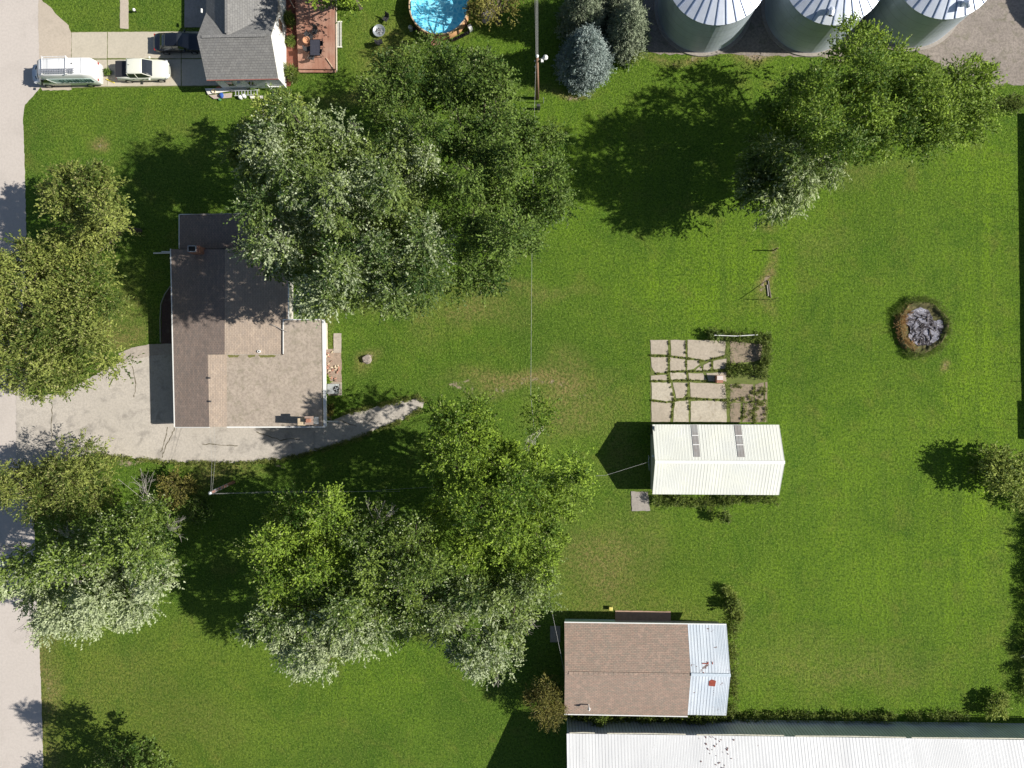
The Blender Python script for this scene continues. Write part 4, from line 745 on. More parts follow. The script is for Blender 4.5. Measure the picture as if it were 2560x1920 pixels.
gbin(2026, 20, 'middle grain bin with a curved vent on its roof', [(-1.75, 3.7)])
gbin(2281, 6, 'grain bin beside the open gravel, with a round vent opening', [(-1.25, 3.7)])
gbin(2838, -22, 'grain bin out of view beyond the right corner')
# ================================================================== VEHICLES
def ring(x, prof):
    return [(x, y, z) for y, z in prof]+[(x, -y, z) for y, z in prof[::-1]]
def loft(mb, secs, cap=True):
    n = len(secs[0]); vs = [p for s in secs for p in s]; m = len(secs)
    fs = [(i*n+k, i*n+(k+1) % n, (i+1)*n+(k+1) % n, (i+1)*n+k) for i in range(m-1) for k in range(n)]
    if cap: fs += [tuple(range(n))[::-1], tuple((m-1)*n+k for k in range(n))]
    return mb.add(vs, fs)
def bodysec(x, hw, zb, zt, rnd=.12): return ring(x, [(hw*.9, zb), (hw, zb+.14), (hw*1.005, (zb+zt)/2), (hw*.985, zt-rnd), (hw*.93, zt-rnd*.35), (hw*.8, zt), (hw*.4, zt+.015)])
def paint(name, c, rough=.25): 
    if name in MATS: return MATS[name]
    t = NT(name); t.b.inputs['Coat Weight'].default_value = .6; t.b.inputs['Coat Roughness'].default_value = .08
    n = t.noise(9, 4); MATS[name] = t.fin(t.mix(t.ramp(n, .3, .7), c, [v*.93 for v in c]), rough); return MATS[name]
TYRE = flat('tyre', (.018, .018, .018), .85); RIM = flat('rim', (.35, .36, .37), .3, metal=.8); LAMP = flat('lamp_glass', (.6, .62, .65), .1); RED = flat('tail_red', (.35, .02, .02), .2)
def wheel(root, x, y, r=.36, wd=.24):
    s = 1 if y > 0 else -1
    w_ = MB().tube([(x, y-s*wd/2, r), (x, y+s*wd/2, r)], r, 24).build('wheel', TYRE, root, local=True)
    MB().tube([(x, y+s*wd/2, r), (x, y+s*(wd/2+.015), r)], r*.62, 16).build('rim', RIM, w_, local=True)
def quadp(mb, pts, th=.012):
    pts = [Vector(p) for p in pts]; n = (pts[1]-pts[0]).cross(pts[2]-pts[0]).normalized()*th; k = len(pts)
    return mb.add([p+n for p in pts]+[p-n for p in pts], [tuple(range(k)), tuple(range(k))[::-1]][:1]+[tuple(i+k for i in range(k))[::-1]]+[(i, i+k, (i+1) % k+k, (i+1) % k) for i in range(k)])
def cabin(root, xs, zb, zt, hwb, hwt, mat, roofmat=None):
    """greenhouse: xs = rear base, rear top, front top, front base"""
    a, b, c_, d_ = xs; V = {}
    m = MB(); loft(m, [ring(a, [(hwb*.86, zb), (hwb*.84, zb+.01), (hwb*.6, zb+.02)]), ring((a+b)/2, [(hwb*.97, zb), ((hwb+hwt)/2*.95, (zb+zt)/2), (hwt*.7, (zb+zt)/2+.05)]), ring(b, [(hwb, zb), (hwt, zt-.07), (hwt*.86, zt-.02)]),
                     ring((b+c_)/2, [(hwb, zb), (hwt*1.01, zt-.06), (hwt*.88, zt-.01)]), ring(c_, [(hwb, zb), (hwt, zt-.07), (hwt*.86, zt-.02)]), ring((c_+d_)/2, [(hwb*.98, zb), ((hwb+hwt)/2*.96, (zb+zt)/2), (hwt*.75, (zb+zt)/2+.05)]), ring(d_, [(hwb*.9, zb), (hwb*.88, zb+.01), (hwb*.6, zb+.02)])])
    m.build('windows', GLASS, root, local=True, smooth=False)
    r = MB(); loft(r, [ring(b-.06, [(hwt*.97, zt-.09), (hwt*.99, zt-.05), (hwt*.84, zt)]), ring(b+.1, [(hwt+.025, zt-.09), (hwt+.01, zt-.03), (hwt*.86, zt+.02)]), ring((b+c_)/2, [(hwt+.035, zt-.08), (hwt+.02, zt-.02), (hwt*.86, zt+.035)]), ring(c_-.1, [(hwt+.025, zt-.09), (hwt+.01, zt-.03), (hwt*.86, zt+.02)]), ring(c_+.05, [(hwt*.97, zt-.09), (hwt*.99, zt-.05), (hwt*.84, zt)])])
    r.build('roof', roofmat or mat, root, local=True, smooth=True)
    p = MB()
    for s in (-1, 1):
        p.tube([(c_+.04, s*(hwt-.01), zt-.05), (d_, s*hwb*.92, zb)], .035, 6); p.tube([(b-.04, s*(hwt-.01), zt-.05), (a, s*hwb*.88, zb)], .045, 6)
        p.tube([((b+c_)/2, s*(hwt+.01), zt-.05), ((b+c_)/2, s*(hwb+.012), zb)], .035, 6)
    p.build('pillar', mat, root, local=True)
def lamps(root, xf, xr, y, zf, zr_):
    for s in (-1, 1):
        MB().box((xf, s*y, zf), (.22, .34, .14), -s*.35).build('headlight', LAMP, root, local=True, bevel=.03); MB().box((xr, s*y*1.02, zr_), (.12, .26, .2), s*.2).build('tail_light', RED, root, local=True, bevel=.02)
def mirror(root, x, y, z, mat):
    for s in (-1, 1): MB().box((x, s*y, z), (.14, .24, .16)).build('wing_mirror', mat, root, local=True, bevel=.03)
# pickup
PW = paint('cream_white', (.72, .72, .62), .3)
c = P(368, 183); tk = empty('pickup_truck', c, 'cream white double cab pickup with black bed cover in the driveway', 'pickup truck', rz=0)
m = MB(); loft(m, [bodysec(x, h, zb, zt) for x, h, zb, zt in ((-2.66, .82, .45, .98), (-2.55, .93, .36, 1.06), (-1.3, .97, .33, 1.08), (-.2, .97, .33, 1.06), (1.0, .96, .33, 1.07), (1.5, .95, .33, 1.05), (2.0, .93, .36, 1.0), (2.3, .88, .38, .94), (2.5, .80, .40, .87), (2.62, .68, .42, .78), (2.68, .5, .46, .68))]); m.build('body', PW, tk, local=True, smooth=True)
cabin(tk, (-1.30, -1.12, .32, 1.12), 1.04, 1.74, .90, .74, PW)
cv = MB().box((-1.98, 0, 1.11), (1.32, 1.60, .05)); cv.box((-1.34, 0, 1.15), (.14, 1.60, .06)); cv.build('bed_cover', flat('tonneau', (.022, .022, .026), .55), tk, local=True, bevel=.02)
MB().box((2.62, 0, .66), (.10, .9, .24)).build('grille', BLACKM, tk, local=True, bevel=.02); lamps(tk, 2.40, -2.62, .74, .80, .85); mirror(tk, .85, 1.08, 1.12, PW)
for x in (-1.65, 1.68):
    for y in (-.87, .87): wheel(tk, x, y, .37)
MB().tube([(-.85, .1, 1.76), (-.95, .1, 1.85)], .02, 5).build('aerial', BLACKM, tk, local=True)
hd = MB(); [hd.box((x, s*.975, .88), (.16, .03, .03)) for x in (-.9, .1) for s in (-1, 1)]; hd.build('door_handle', DGREY, tk, local=True)
# saloon
BC = paint('black_paint', (.008, .010, .016), .22); c = P(455, 114); sc_ = empty('black_car', c, 'black saloon car half hidden by the grey roof', 'car')
m = MB(); loft(m, [bodysec(x, h, zb, zt) for x, h, zb, zt in ((-2.46, .45, .42, .80), (-2.42, .66, .38, .88), (-2.3, .82, .32, .96), (-1.9, .91, .26, 1.0), (-.9, .93, .24, .98), (.4, .93, .24, .96), (1.2, .92, .24, .94), (1.8, .89, .28, .87), (2.1, .84, .3, .79), (2.3, .75, .34, .71), (2.42, .6, .38, .64), (2.46, .42, .40, .58))]); m.build('body', BC, sc_, local=True, smooth=True)
cabin(sc_, (-1.85, -1.05, .20, 1.15), .93, 1.42, .86, .64, BC); lamps(sc_, 2.2, -2.35, .68, .66, .82); mirror(sc_, .75, 1.0, .98, BC)
MB().tube([(-1.3, -.875, .985), (-.9, -.83, 1.08), (-.2, -.82, 1.10), (.7, -.885, .98)], .012, 4).build('window_trim', GALV, sc_, local=True)
for x in (-1.42, 1.45):
    for y in (-.82, .82): wheel(sc_, x, y, .33)
# van (faces the road)
VW = paint('van_white', (.80, .80, .80), .3); c = P(183, 194); vn = empty('work_van', c, 'white high roof work van with roof rack and green lettering beside the road', 'van', rz=math.pi)
def vsec(x, hb, ht, zb, zt): return ring(x, [(hb*.93, zb), (hb, zb+.2), (hb, 1.15), ((hb*.75+ht*.25), 1.15+(zt-1.15)*.45), (ht, zt-.22 if zt > 1.6 else zt-.05), (ht*.93, zt-.06), (ht*.75, zt), (ht*.4, zt+.02)])
m = MB(); loft(m, [vsec(x, hb, ht, zb, zt) for x, hb, ht, zb, zt in ((-3.42, .93, .80, .45, 2.55), (-3.36, .98, .86, .38, 2.66), (-2.4, 1.0, .88, .36, 2.72), (0, 1.0, .88, .36, 2.74), (1.55, 1.0, .86, .36, 2.70), (1.95, .99, .80, .36, 2.50), (2.30, .98, .78, .36, 1.95), (2.62, .96, .78, .36, 1.42), (2.95, .93, .76, .36, 1.27), (3.25, .84, .66, .38, 1.15), (3.42, .62, .45, .42, 1.0 if False else 1.2))]); m.build('body', VW, vn, local=True, smooth=True)
quadp(MB(), [(2.60, -.72, 1.475), (2.60, .72, 1.475), (2.02, .70, 2.44), (2.02, -.70, 2.44)], .02).build('windshield', GLASS, vn, local=True)
for s in (-1, 1):
    pts = [(2.45, s*.985, 1.25), (1.45, s*1.005, 1.25), (1.5, s*.955, 1.85), (2.15, s*.93, 1.8)]
    quadp(MB(), pts if s > 0 else pts[::-1], .015).build('side_window', GLASS, vn, local=True)
hv = MB(); [hv.box((2.98, s*.5, 1.285), (.07, .34, .03), s*.3) for s in (-1, 1)]; hv.build('hood_vent', BLACKM, vn, local=True)
lamps(vn, 3.2, -3.38, .78, 1.0, 1.3); mirror(vn, 2.3, 1.16, 1.35, BLACKM); MB().box((3.4, 0, .75), (.1, 1.2, .3)).build('grille', BLACKM, vn, local=True, bevel=.02)
for x in (-2.05, 2.3):
    for y in (-.9, .9): wheel(vn, x, y, .36)
rk = MB()
for x in (1.25, -1.15):
    rk.tube([(x, -.88, 2.88), (x, .88, 2.88)], .035, 6)
    for y in (-.80, .80): rk.box((x, y, 2.78), (.10, .06, .2))
    for y in (-.88, .88): rk.box((x, y, 2.92), (.08, .05, .12))
rk.tube([(1.3, -.84, 2.93), (-1.2, -.84, 2.93)], .03, 6); rk.tube([(1.3, -.70, 2.9), (-1.2, -.70, 2.9)], .015, 6); rk.build('roof_rack', flat('rack_white', (.7, .7, .7), .4), vn, local=True)
rc = MB(); [rc.box((x, 0, 2.75), (.03, 1.4, .02)) for x in (-2.6, -.4, .8)]; rc.build('roof_seam', GALV, vn, local=True); MB().lathe((-1.65, -.2, 2.74), [(.06, 0), (.06, .06)], 10).build('roof_vent', DGREY, vn, local=True)
GRN = flat('van_green', (.58, .72, .67), .75, spec=.2)
for s in (1,):
    sp_ = MB(); quadp(sp_, [(.95, 1.012, 1.22), (-3.1, 1.0, 1.22), (-3.05, .955, 1.98), (1.35, .975, 1.98)], .012); sp_.build('side_panel', GRN, vn, local=True)
    st_ = MB(); st_.tube([(1.4, .985, 2.0), (.95, 1.025, 1.2), (-3.0, 1.015, 1.18)], .03, 4); st_.build('side_stripe', WHITE, vn, local=True)
tc = bpy.data.curves.new('lettering', 'FONT'); tc.body = 'SUNRUN'; tc.size = .78; tc.extrude = .012; tc.align_x = 'CENTER'; tc.space_character = 1.12
to = bpy.data.objects.new('tmp', tc); COL.objects.link(to); dg = bpy.context.evaluated_depsgraph_get(); me = bpy.data.meshes.new_from_object(to.evaluated_get(dg)); bpy.data.objects.remove(to)
me.name = 'lettering'; me.materials.clear(); me.materials.append(flat('letter_green', (.03, .07, .07), .95, spec=.1)); lo = bpy.data.objects.new('lettering', me); COL.objects.link(lo); lo.parent = vn
lo.location = (-1.35, 1.03, 1.28); lo.rotation_euler = (R(90-4), 0, R(180))
# ladder on the rack
def ladder(name, label, p0, L_, wd, mat, rz=0, n=12, mid=False, parts=True):
    root = empty(name, p0, label, 'ladder', rz=rz)
    [MB().box((0, s*wd/2, .04), (L_, .05, .09)).build('rail', mat, root, local=True) for s in ((-1, 1, 0) if mid else (-1, 1))]
    [MB().box((-L_/2+L_*(i+.5)/n, 0, .04), (.06, wd, .035)).build('rung', mat, root, local=True) for i in range(n)]; return root
cv_ = P(183, 194); ladder('extension_ladder', 'grey extension ladder strapped on the roof rack of the van', (cv_.x+.25, cv_.y-.58, 2.92), 3.5, .36, flat('ladder_grey', (.33, .34, .38), .4, metal=.3), n=14, mid=True)
# yellow bar and weeds between the cars
MB().tube([P(266, 198, .12), P(286, 207, .08)], .055, 6).thing('yellow_pole', flat('yellow_bar', (.75, .62, .08), .5), 'short yellow bar on the driveway between van and pickup', 'bar')
bush('weed_tuft', 'weed tuft in the driveway joint between van and pickup', 272, 186, 7, .5, L_DARK, cat='weeds', rs=.3)
# ================================================================== DECK, POOL
DKM = NT('red_deck'); xx = DKM.xyz()[0]; fr_ = DKM.math('FRACT', DKM.math('DIVIDE', xx, .14)); ln = DKM.math('LESS_THAN', fr_, .12); n1 = DKM.noise(1.0, 6, stretch=(3, .4, 1)); n2 = DKM.noise(.6, 5)
cc_ = DKM.mix(DKM.ramp(n1, .3, .7), (.26, .115, .075), (.40, .215, .15)); cc_ = DKM.mix(DKM.ramp(n2, .45, .75, 0, .5), cc_, (.46, .33, .26)); cc_ = DKM.mix(DKM.math('MULTIPLY', ln, .7), cc_, (.07, .03, .02)); DKM = DKM.fin(cc_, .75)
dk = empty('deck', P(790, 80), 'raised red brown plank deck beside the white house', 'deck')
MB().prism([P(733, -120, .55), P(838, -120, .55), P(839, 173, .55), P(746, 172, .55)], .14).build('floor', DKM, dk)
MB().prism([P(745, 173.5, .3), P(839, 174, .3), P(839, 181, .3), P(748, 181, .3)], .12).build('step', DKM, dk)
t_ = MB(); a, b = P(840, -100, .6), P(842, 180, .6); t_.tube([a, b], .06, 4); t_.build('edge_trim', flat('pale_wood', (.62, .52, .42), .8), dk)
MB().tube([P(842, 53, .5), P(842, 53, 0)], .06, 4).build('post', WOODD, dk)
st = empty('deck_steps', P(844, 85), 'three pale plank steps down from the deck to the lawn', 'steps')
STM = flat('grey_plank', (.42, .42, .38), .8, var=.2)
for i, (x_, z_) in enumerate(((838, .42), (845, .28), (852, .14))): prismz(MB(), x_, 85, z_-.05, z_, .19, 2.5).build('tread', STM, st)
for y_ in (53.5, 117): MB().prism([P(835, y_-1, .45), P(855, y_-1, .15), P(855, y_+1, .15), P(835, y_+1, .45)], .12).build('stringer', flat('pale_rail', (.6, .6, .52), .7), st)
FAB = flat('dark_mesh', (.030, .030, .033), .7)
def chair(name, label, px, py, rz, z, grp, mat=FAB):
    root = empty(name, P(px, py, z), label, 'chair', grp, rz)
    MB().box((0, 0, .42), (.48, .50, .04)).build('seat', mat, root, local=True); b = MB(); b.add([(-.24, -.25, .44), (-.24, .25, .44), (-.42, .25, .95), (-.42, -.25, .95), (-.27, -.25, .44), (-.27, .25, .44), (-.45, .25, .95), (-.45, -.25, .95)], [(0, 1, 2, 3), (7, 6, 5, 4), (0, 3, 7, 4), (1, 5, 6, 2), (3, 2, 6, 7), (0, 4, 5, 1)]); b.build('backrest', mat, root, local=True)
    for s in (-1, 1):
        MB().tube([(.27, s*.28, 0), (.24, s*.28, .62), (-.34, s*.28, .64)], .018, 5).build('armrest', BLACKM, root, local=True)
        MB().tube([(.22, s*.24, .42), (.26, s*.25, 0)], .015, 5).build('leg', BLACKM, root, local=True); MB().tube([(-.22, s*.24, .42), (-.34, s*.25, 0)], .015, 5).build('leg', BLACKM, root, local=True)
    return root
CG = 'dark chairs around the deck table'
for px_, py_, rz_, lb_ in ((790, 84, -1.9, 'dark mesh chair above the deck table'), (803, 114, 3.3, 'dark chair at the upper right side of the deck table'), (802, 133, 2.9, 'dark chair at the lower right side of the deck table'), (783, 147, 1.2, 'dark chair pulled back below the deck table'), (775, 127, .2, 'dark chair left of the deck table, below the clay pot'), (779, 97, -.6, 'dark chair at the upper left corner of the deck table')):
    chair('patio_chair', lb_, px_, py_, rz_, .55, CG)
tb = empty('patio_table', P(788, 119, .55), 'dark glass topped rectangular table on the deck', 'table')
prismz(MB(), 788, 119, 1.24, 1.28, 1.0, 1.55).build('tabletop', flat('smoked_glass', (.05, .05, .065), .15, spec=.8), tb)
f_ = MB(); c = P(788, 119, 1.24); [f_.box((c.x+dx, c.y+dy, 1.26), s_) for dx, dy, s_ in ((-.5, 0, (.04, 1.6, .06)), (.5, 0, (.04, 1.6, .06)), (0, -.78, (1.04, .04, .06)), (0, .78, (1.04, .04, .06)))]; f_.build('frame', BLACKM, tb)
for dx in (-.42, .42):
    for dy in (-.68, .68): MB().tube([(c.x+dx, c.y+dy, .55), (c.x+dx, c.y+dy, 1.24)], .025, 6).build('leg', BLACKM, tb)
c = P(770, 106, .55); MB().lathe((c.x, c.y, .55), [(.2, 0), (.36, .5), (.36, .56), (.30, .56), (.28, .45), (.02, .40)], 20, cap=False).thing('clay_pot', flat('terracotta', (.55, .28, .16), .8), 'round terracotta pot left of the deck table', 'pot')
for i, (x_, y_, l_) in enumerate(((775, 88, 'small white cup on the deck beside the upper left chair'), (779, 91, 'second white cup, lower of the pair on the deck'))):
    c = P(x_, y_, .55); MB().lathe((c.x, c.y, .55), [(.06, 0), (.1, .28), (.09, .28), (.05, .05)], 12).thing('white_cup', WHITE, l_, 'cup')
for a_, b_, l_ in (((725, 0), (736, 20), 'pale board leaning over the deck edge near the wall'), ((816, 145), (833, 170), 'pale board lying at the lower right deck corner')):
    MB().tube([P(*a_, .65), P(*b_, .62)], .05, 4).thing('loose_board', flat('pale_board', (.55, .40, .28), .8), l_, 'board')
# pool
pl = empty('swimming_pool', P(1102, 27), 'round above ground pool with turquoise water and wood look wall', 'pool')
PC = P(1102, 27); RP = 2.93
WPM = NT('pool_wall'); g_ = WPM.xyz(); n1 = WPM.noise(3, 4); WPM = WPM.fin(WPM.mix(WPM.ramp(n1, .3, .7), (.42, .21, .09), (.60, .36, .18)), .7)
MB().lathe((PC.x, PC.y, 0), [(RP, 0), (RP, 1.2), (RP-.04, 1.2), (RP-.05, .1)], 64, cap=False).build('wall', WPM, pl, smooth=True)
cp = MB()
for k in range(17):
    a = 2*math.pi*k/17+.2; cp.box((PC.x+(RP+.03)*math.cos(a), PC.y+(RP+.03)*math.sin(a), .62), (.09, .16, 1.22), a)
cp.build('upright', flat('pool_post', (.10, .06, .04), .6), pl)
MB().lathe((PC.x, PC.y, 1.2), [(RP-.07, 0), (RP+.06, 0), (RP+.06, .05), (RP-.07, .05), (RP-.07, 0)], 64, cap=False).build('top_rail', flat('rail_tan', (.55, .40, .26), .5), pl)
LN = NT('liner_painted_caustics'); vo = LN.n.new('ShaderNodeTexVoronoi'); vo.feature = 'DISTANCE_TO_EDGE'; vo.inputs['Scale'].default_value = 2.3; nv = LN.n.new('ShaderNodeMapping'); LN.l.new(LN.pos.outputs['Position'], nv.inputs[0]); LN.l.new(nv.outputs[0], vo.inputs['Vector'])
cc_ = LN.mix(LN.ramp(vo.outputs['Distance'], .0, .22), (.74, .93, .96), (.22, .64, .80)); cc_ = LN.mix(LN.ramp(LN.noise(1.5, 3, dist=1), .4, .6, 0, .6), cc_, (.34, .74, .86)); LN = LN.fin(cc_, .7)  # pale cell web paints the water's caustic light into the liner colour
MB().lathe((PC.x, PC.y, .05), [(.02, 0), (RP-.06, 0), (RP-.05, 1.14)], 64, cap=False).build('liner', LN, pl)
WT = bpy.data.materials.new('pool_water'); WT.use_nodes = True; nt_ = WT.node_tree; nt_.nodes.clear(); ou = nt_.nodes.new('ShaderNodeOutputMaterial'); mx = nt_.nodes.new('ShaderNodeMixShader'); tp = nt_.nodes.new('ShaderNodeBsdfTransparent'); gl = nt_.nodes.new('ShaderNodeBsdfGlossy'); fz = nt_.nodes.new('ShaderNodeFresnel'); bp = nt_.nodes.new('ShaderNodeBump'); nz_ = nt_.nodes.new('ShaderNodeTexNoise')
tp.inputs[0].default_value = (.72, .93, 1, 1); gl.inputs['Roughness'].default_value = .05; fz.inputs[0].default_value = 1.33; nz_.inputs['Scale'].default_value = 4; bp.inputs['Strength'].default_value = .5; bp.inputs['Distance'].default_value = .05
for a, b in ((nz_.outputs[0], bp.inputs['Height']), (bp.outputs[0], gl.inputs['Normal']), (bp.outputs[0], fz.inputs['Normal']), (fz.outputs[0], mx.inputs[0]), (tp.outputs[0], mx.inputs[1]), (gl.outputs[0], mx.inputs[2]), (mx.outputs[0], ou.inputs[0])): nt_.links.new(a, b)
MB().lathe((PC.x, PC.y, 1.05), [(.02, 0), (RP-.06, 0)], 64, cap=False).build('water', WT, pl)
lad = empty('pool_ladder', P(1036, 34), 'dark A frame ladder over the left pool rim', 'ladder')
for s in (-1, 1):
    MB().tube([P(1034+0, 34, 0)+Vector((-.25, s*.28, 0)), P(1034, 34, 0)+Vector((.0, s*.26, 1.75)), P(1034, 34, 0)+Vector((.45, s*.22, 1.75)), P(1034, 34, 0)+Vector((.75, s*.22, .3))], .035, 6).build('rail', BLACKM, lad)
for k in range(4): MB().tube([P(1034, 34, 0)+Vector((-.25+.06*k, -.28, .3+.38*k)), P(1034, 34, 0)+Vector((-.25+.06*k, .28, .3+.38*k))], .03, 5).build('rung', BLACKM, lad)
c = P(1028, 74); pp_ = empty('pool_pump', c, 'small grey pool pump on the grass left of the pool', 'pump'); MB().lathe((c.x, c.y, 0), [(.22, 0), (.22, .55), (.1, .7)], 16).build('filter_tank', GALV, pp_); MB().box((c.x+.35, c.y, .15), (.4, .22, .25)).build('motor', BLACKM, pp_, bevel=.04)
for i in range(9):
    c = P(1132+i*4.8+random.uniform(-1, 1), 103-i*1.9+(-i*i*.05), 0); p_ = MB().lathe((c.x, c.y, 0), [(.10, 0), (.15, .28), (.13, .28), (.11, .2)], 12)
    p_.thing('plant_pot', BLACKM, 'one of the black plant pots lined along the lower pool wall', 'plant pot', 'black pots below the pool')
sheet('paver', [(1078, 99), (1100, 99), (1101, 112), (1079, 113)], .1, BRICK, .3, 'red paver at the foot of the pool')
c = P(1176, 74); MB().box((c.x, c.y, .3), (.35, .5, .6), .5).thing('white_box', WHITE, 'small white box leaning by the pool wall', 'box', bevel=.04)
c = P(1218, 32); m = MB().lathe((c.x, c.y, 0), [(1.05, 0), (.95, .15), (.6, .28), (.2, .32)], 11, sx=.62, sy=1.1); m.v = [(v[0]+random.uniform(-.12, .12), v[1]+random.uniform(-.12, .12), v[2]) for v in m.v]
m.thing('flat_rock', concrete('pale_rock', (.52, .46, .44), dark=.5, scale=1.2, bump=.8), 'pale flat rock to the right of the pool', 'rock')
c = P(949, 80); fp = empty('fire_bowl', c, 'round grey fire bowl full of ash on the pool lawn', 'fire bowl')
MB().lathe((c.x, c.y, 0), [(.35, 0), (.62, .28), (.62, .33), (.56, .32), (.3, .14), (.02, .12)], 24, cap=False).build('bowl', GALV, fp)
ash = MB(); [ash.box((c.x+random.uniform(-.32, .32), c.y+random.uniform(-.32, .32), .2), (random.uniform(.08, .25), random.uniform(.06, .12), .1), random.uniform(0, 3)) for _ in range(16)]; ash.build('ash', concrete('ash', (.5, .5, .52), dark=.2, scale=3, grain=20), fp)
chair('folding_chair', 'black folding chair below the fire bowl', 952, 110, .4, 0, 'chairs at the fire bowl'); chair('folding_chair', 'black folding chair in the shade above the fire bowl', 966, 52, -2.2, 0, 'chairs at the fire bowl')
# junk by the grey house
cj = P(618, 234, .1); ladder('aluminium_ladder', 'aluminium ladder lying on the ground along the grey roofed house', (cj.x, cj.y, .25), 2.5, .48, flat('alu', (.66, .67, .68), .35, metal=.3), rz=.03, n=8)
for pts, l_, z_ in (([(512, 221), (576, 220), (577, 227), (520, 236)], 'white sheet board against the grey roofed house', .22), ([(522, 238), (580, 232), (578, 244), (535, 247)], 'weathered board below the white sheet board', .16), ([(575, 222), (615, 221), (620, 227), (578, 228)], 'white plank right of the sheet board', .2), ([(624, 240), (657, 239), (657, 246), (626, 246)], 'cream gutter length below the aluminium ladder', .2)):
    MB().prism([P(x, y, z_) for x, y in pts], .06).thing('board', flat('board_'+str(int(z_*100)), (.72, .68, .62) if z_ > .17 else (.45, .37, .32), .7, var=.15), l_, 'board')
c = P(538, 231, .0); MB().lathe((c.x, c.y, 0), [(.17, 0), (.21, .38), (.19, .38), (.15, .1)], 16).thing('bucket', flat('cream', (.70, .60, .40), .6), 'cream bucket at the left end of the junk pile', 'bucket')
c = P(548, 225, .0); MB().lathe((c.x, c.y, 0), [(.12, .0), (.3, .0), (.3, .16), (.12, .16), (.12, 0)], 20, cap=False).thing('hose_coil', flat('orange_hose', (.45, .13, .05), .6), 'coiled orange hose in the junk by the house wall', 'hose')
c = P(557, 241, .0); MB().lathe((c.x, c.y, 0), [(.14, 0), (.2, .3), (.1, .5)], 12, sy=1.4).thing('blue_bag', flat('blue_plastic', (.03, .09, .35), .5), 'blue plastic bag in the junk pile', 'bag')
c = P(551, 250, .0); MB().lathe((c.x, c.y, 0), [(.1, 0), (.12, .2)], 10).thing('green_can', flat('green_can', (.10, .28, .12), .5), 'small green can below the blue bag', 'can')
for x_, y_, l_ in ((603, 245, 'white plastic drum below the ladder, left of the pair'), (612, 242, 'white plastic drum below the ladder, right of the pair')):
    c = P(x_, y_); MB().lathe((c.x, c.y, 0), [(.18, 0), (.2, .3), (.12, .42), (.05, .44)], 16).thing('plastic_drum', WHITE, l_, 'drum')
c = P(341, 30); gl_ = empty('garden_globe', c, 'small white globe on the lawn beside the narrow path', 'ornament'); MB().lathe((c.x, c.y, 0), [(.06, 0), (.05, .3)], 8).build('stand', BLACKM, gl_); MB().lathe((c.x, c.y, .3), [(.02, 0), (.12, .06), (.16, .16), (.12, .26), (.02, .32)], 14).build('ball', WHITE, gl_, smooth=True)
# ================================================================== POLES AND WIRES
up_ = empty('utility_pole', P(1344, 246), 'tall brown utility pole with a lamp beside the blue spruce', 'utility pole'); c = P(1344, 246)
MB().tube([(c.x, c.y, -.1), (c.x, c.y, 9.3)], .17, 12, .12).build('pole', flat('pole_wood', (.26, .15, .10), .9, var=.35, scale=5), up_, smooth=True)
MB().lathe((c.x, c.y, 9.3), [(.13, 0), (.15, .1), (.05, .25)], 12).build('pole_cap', WHITE, up_)
am = MB().tube([(c.x, c.y, 8.6), (c.x+.45, c.y+.02, 8.9), (c.x+.7, c.y+.1, 9.0)], .035, 6).build('lamp_arm', GALV, up_)
MB().lathe((c.x+.72, c.y+.1, 8.8), [(.05, 0), (.22, .05), (.22, .12), (.05, .3)], 14).build('lamp_head', WHITE, am); MB().box((c.x+.45, c.y-.12, 8.75), (.22, .3, .18)).build('lamp_box', WHITE, am)
for z_ in (8.4, 7.2, 6.0): MB().lathe((c.x-.2, c.y, z_), [(.04, 0), (.07, .05), (.04, .12)], 8).build('insulator', WHITE, up_)
MB().tube([(c.x-.2, c.y+.02, 0), (c.x-.2, c.y+.02, 6)], .04, 6).build('conduit', DGREY, up_)
mt = P(1346, 273); mm = empty('utility_box', mt, 'dark metal box on a post in the grass below the utility pole', 'utility box'); MB().box((mt.x, mt.y, .55), (.35, .25, 1.1)).build('cabinet', DGREY, mm, bevel=.03)
MB().tube([(mt.x+.5, mt.y+.6, 0), (mt.x+.5, mt.y+.6, 1.3)], .04, 6).thing('marker_post', GALV, 'thin post beside the utility box', 'post')
p2 = empty('service_pole', P(584, 1205), 'leaning brown service pole with wires below the brown house', 'utility pole'); c2 = P(584, 1205); t2 = P(525, 1233, 6.3)
MB().tube([(c2.x, c2.y, -.1), c2.lerp(t2, .5), t2], .17, 12, .11).build('pole', flat('pole_wood2', (.30, .16, .13), .9, var=.5, scale=4), p2, smooth=True)
ft = MB(); [ft.box(tuple(c2.lerp(t2, k)), (.34, .30, .12), .4) for k in (.35, .5, .62, .74, .82)]; ft.build('pole_band', GALV, p2); MB().lathe((t2.x, t2.y, t2.z-.1), [(.16, 0), (.16, .15), (.05, .25)], 12).build('pole_cap', GALV, p2)
WIRE = flat('wire', (.34, .34, .33), .6)
def wire(label, pts, r=.018, sag=.0):
    V = [P(*p) for p in pts]; out = []
    for a, b in zip(V, V[1:]):
        for k in range(12): t = k/12; out.append(a.lerp(b, t)-Vector((0, 0, sag*4*t*(1-t))))
    out.append(V[-1]); o = MB().tube(out, r, 5, cap=False).thing('overhead_wire', WIRE, label, 'wire')
wire('overhead wire running up from the tall pole, leftmost strand', [(1340, 142, 8.4), (1334, -200, 8.6)], .012)
wire('overhead wire running up from the tall pole, second strand', [(1342, 140, 9.1), (1339, -200, 9.3)], .012)
wire('overhead wire running up from the tall pole, third strand', [(1343, 140, 9.1), (1342, -200, 9.3)], .012)
wire('overhead wire running up from the tall pole, rightmost strand', [(1345, 140, 9.1), (1344, -200, 9.3)], .012)
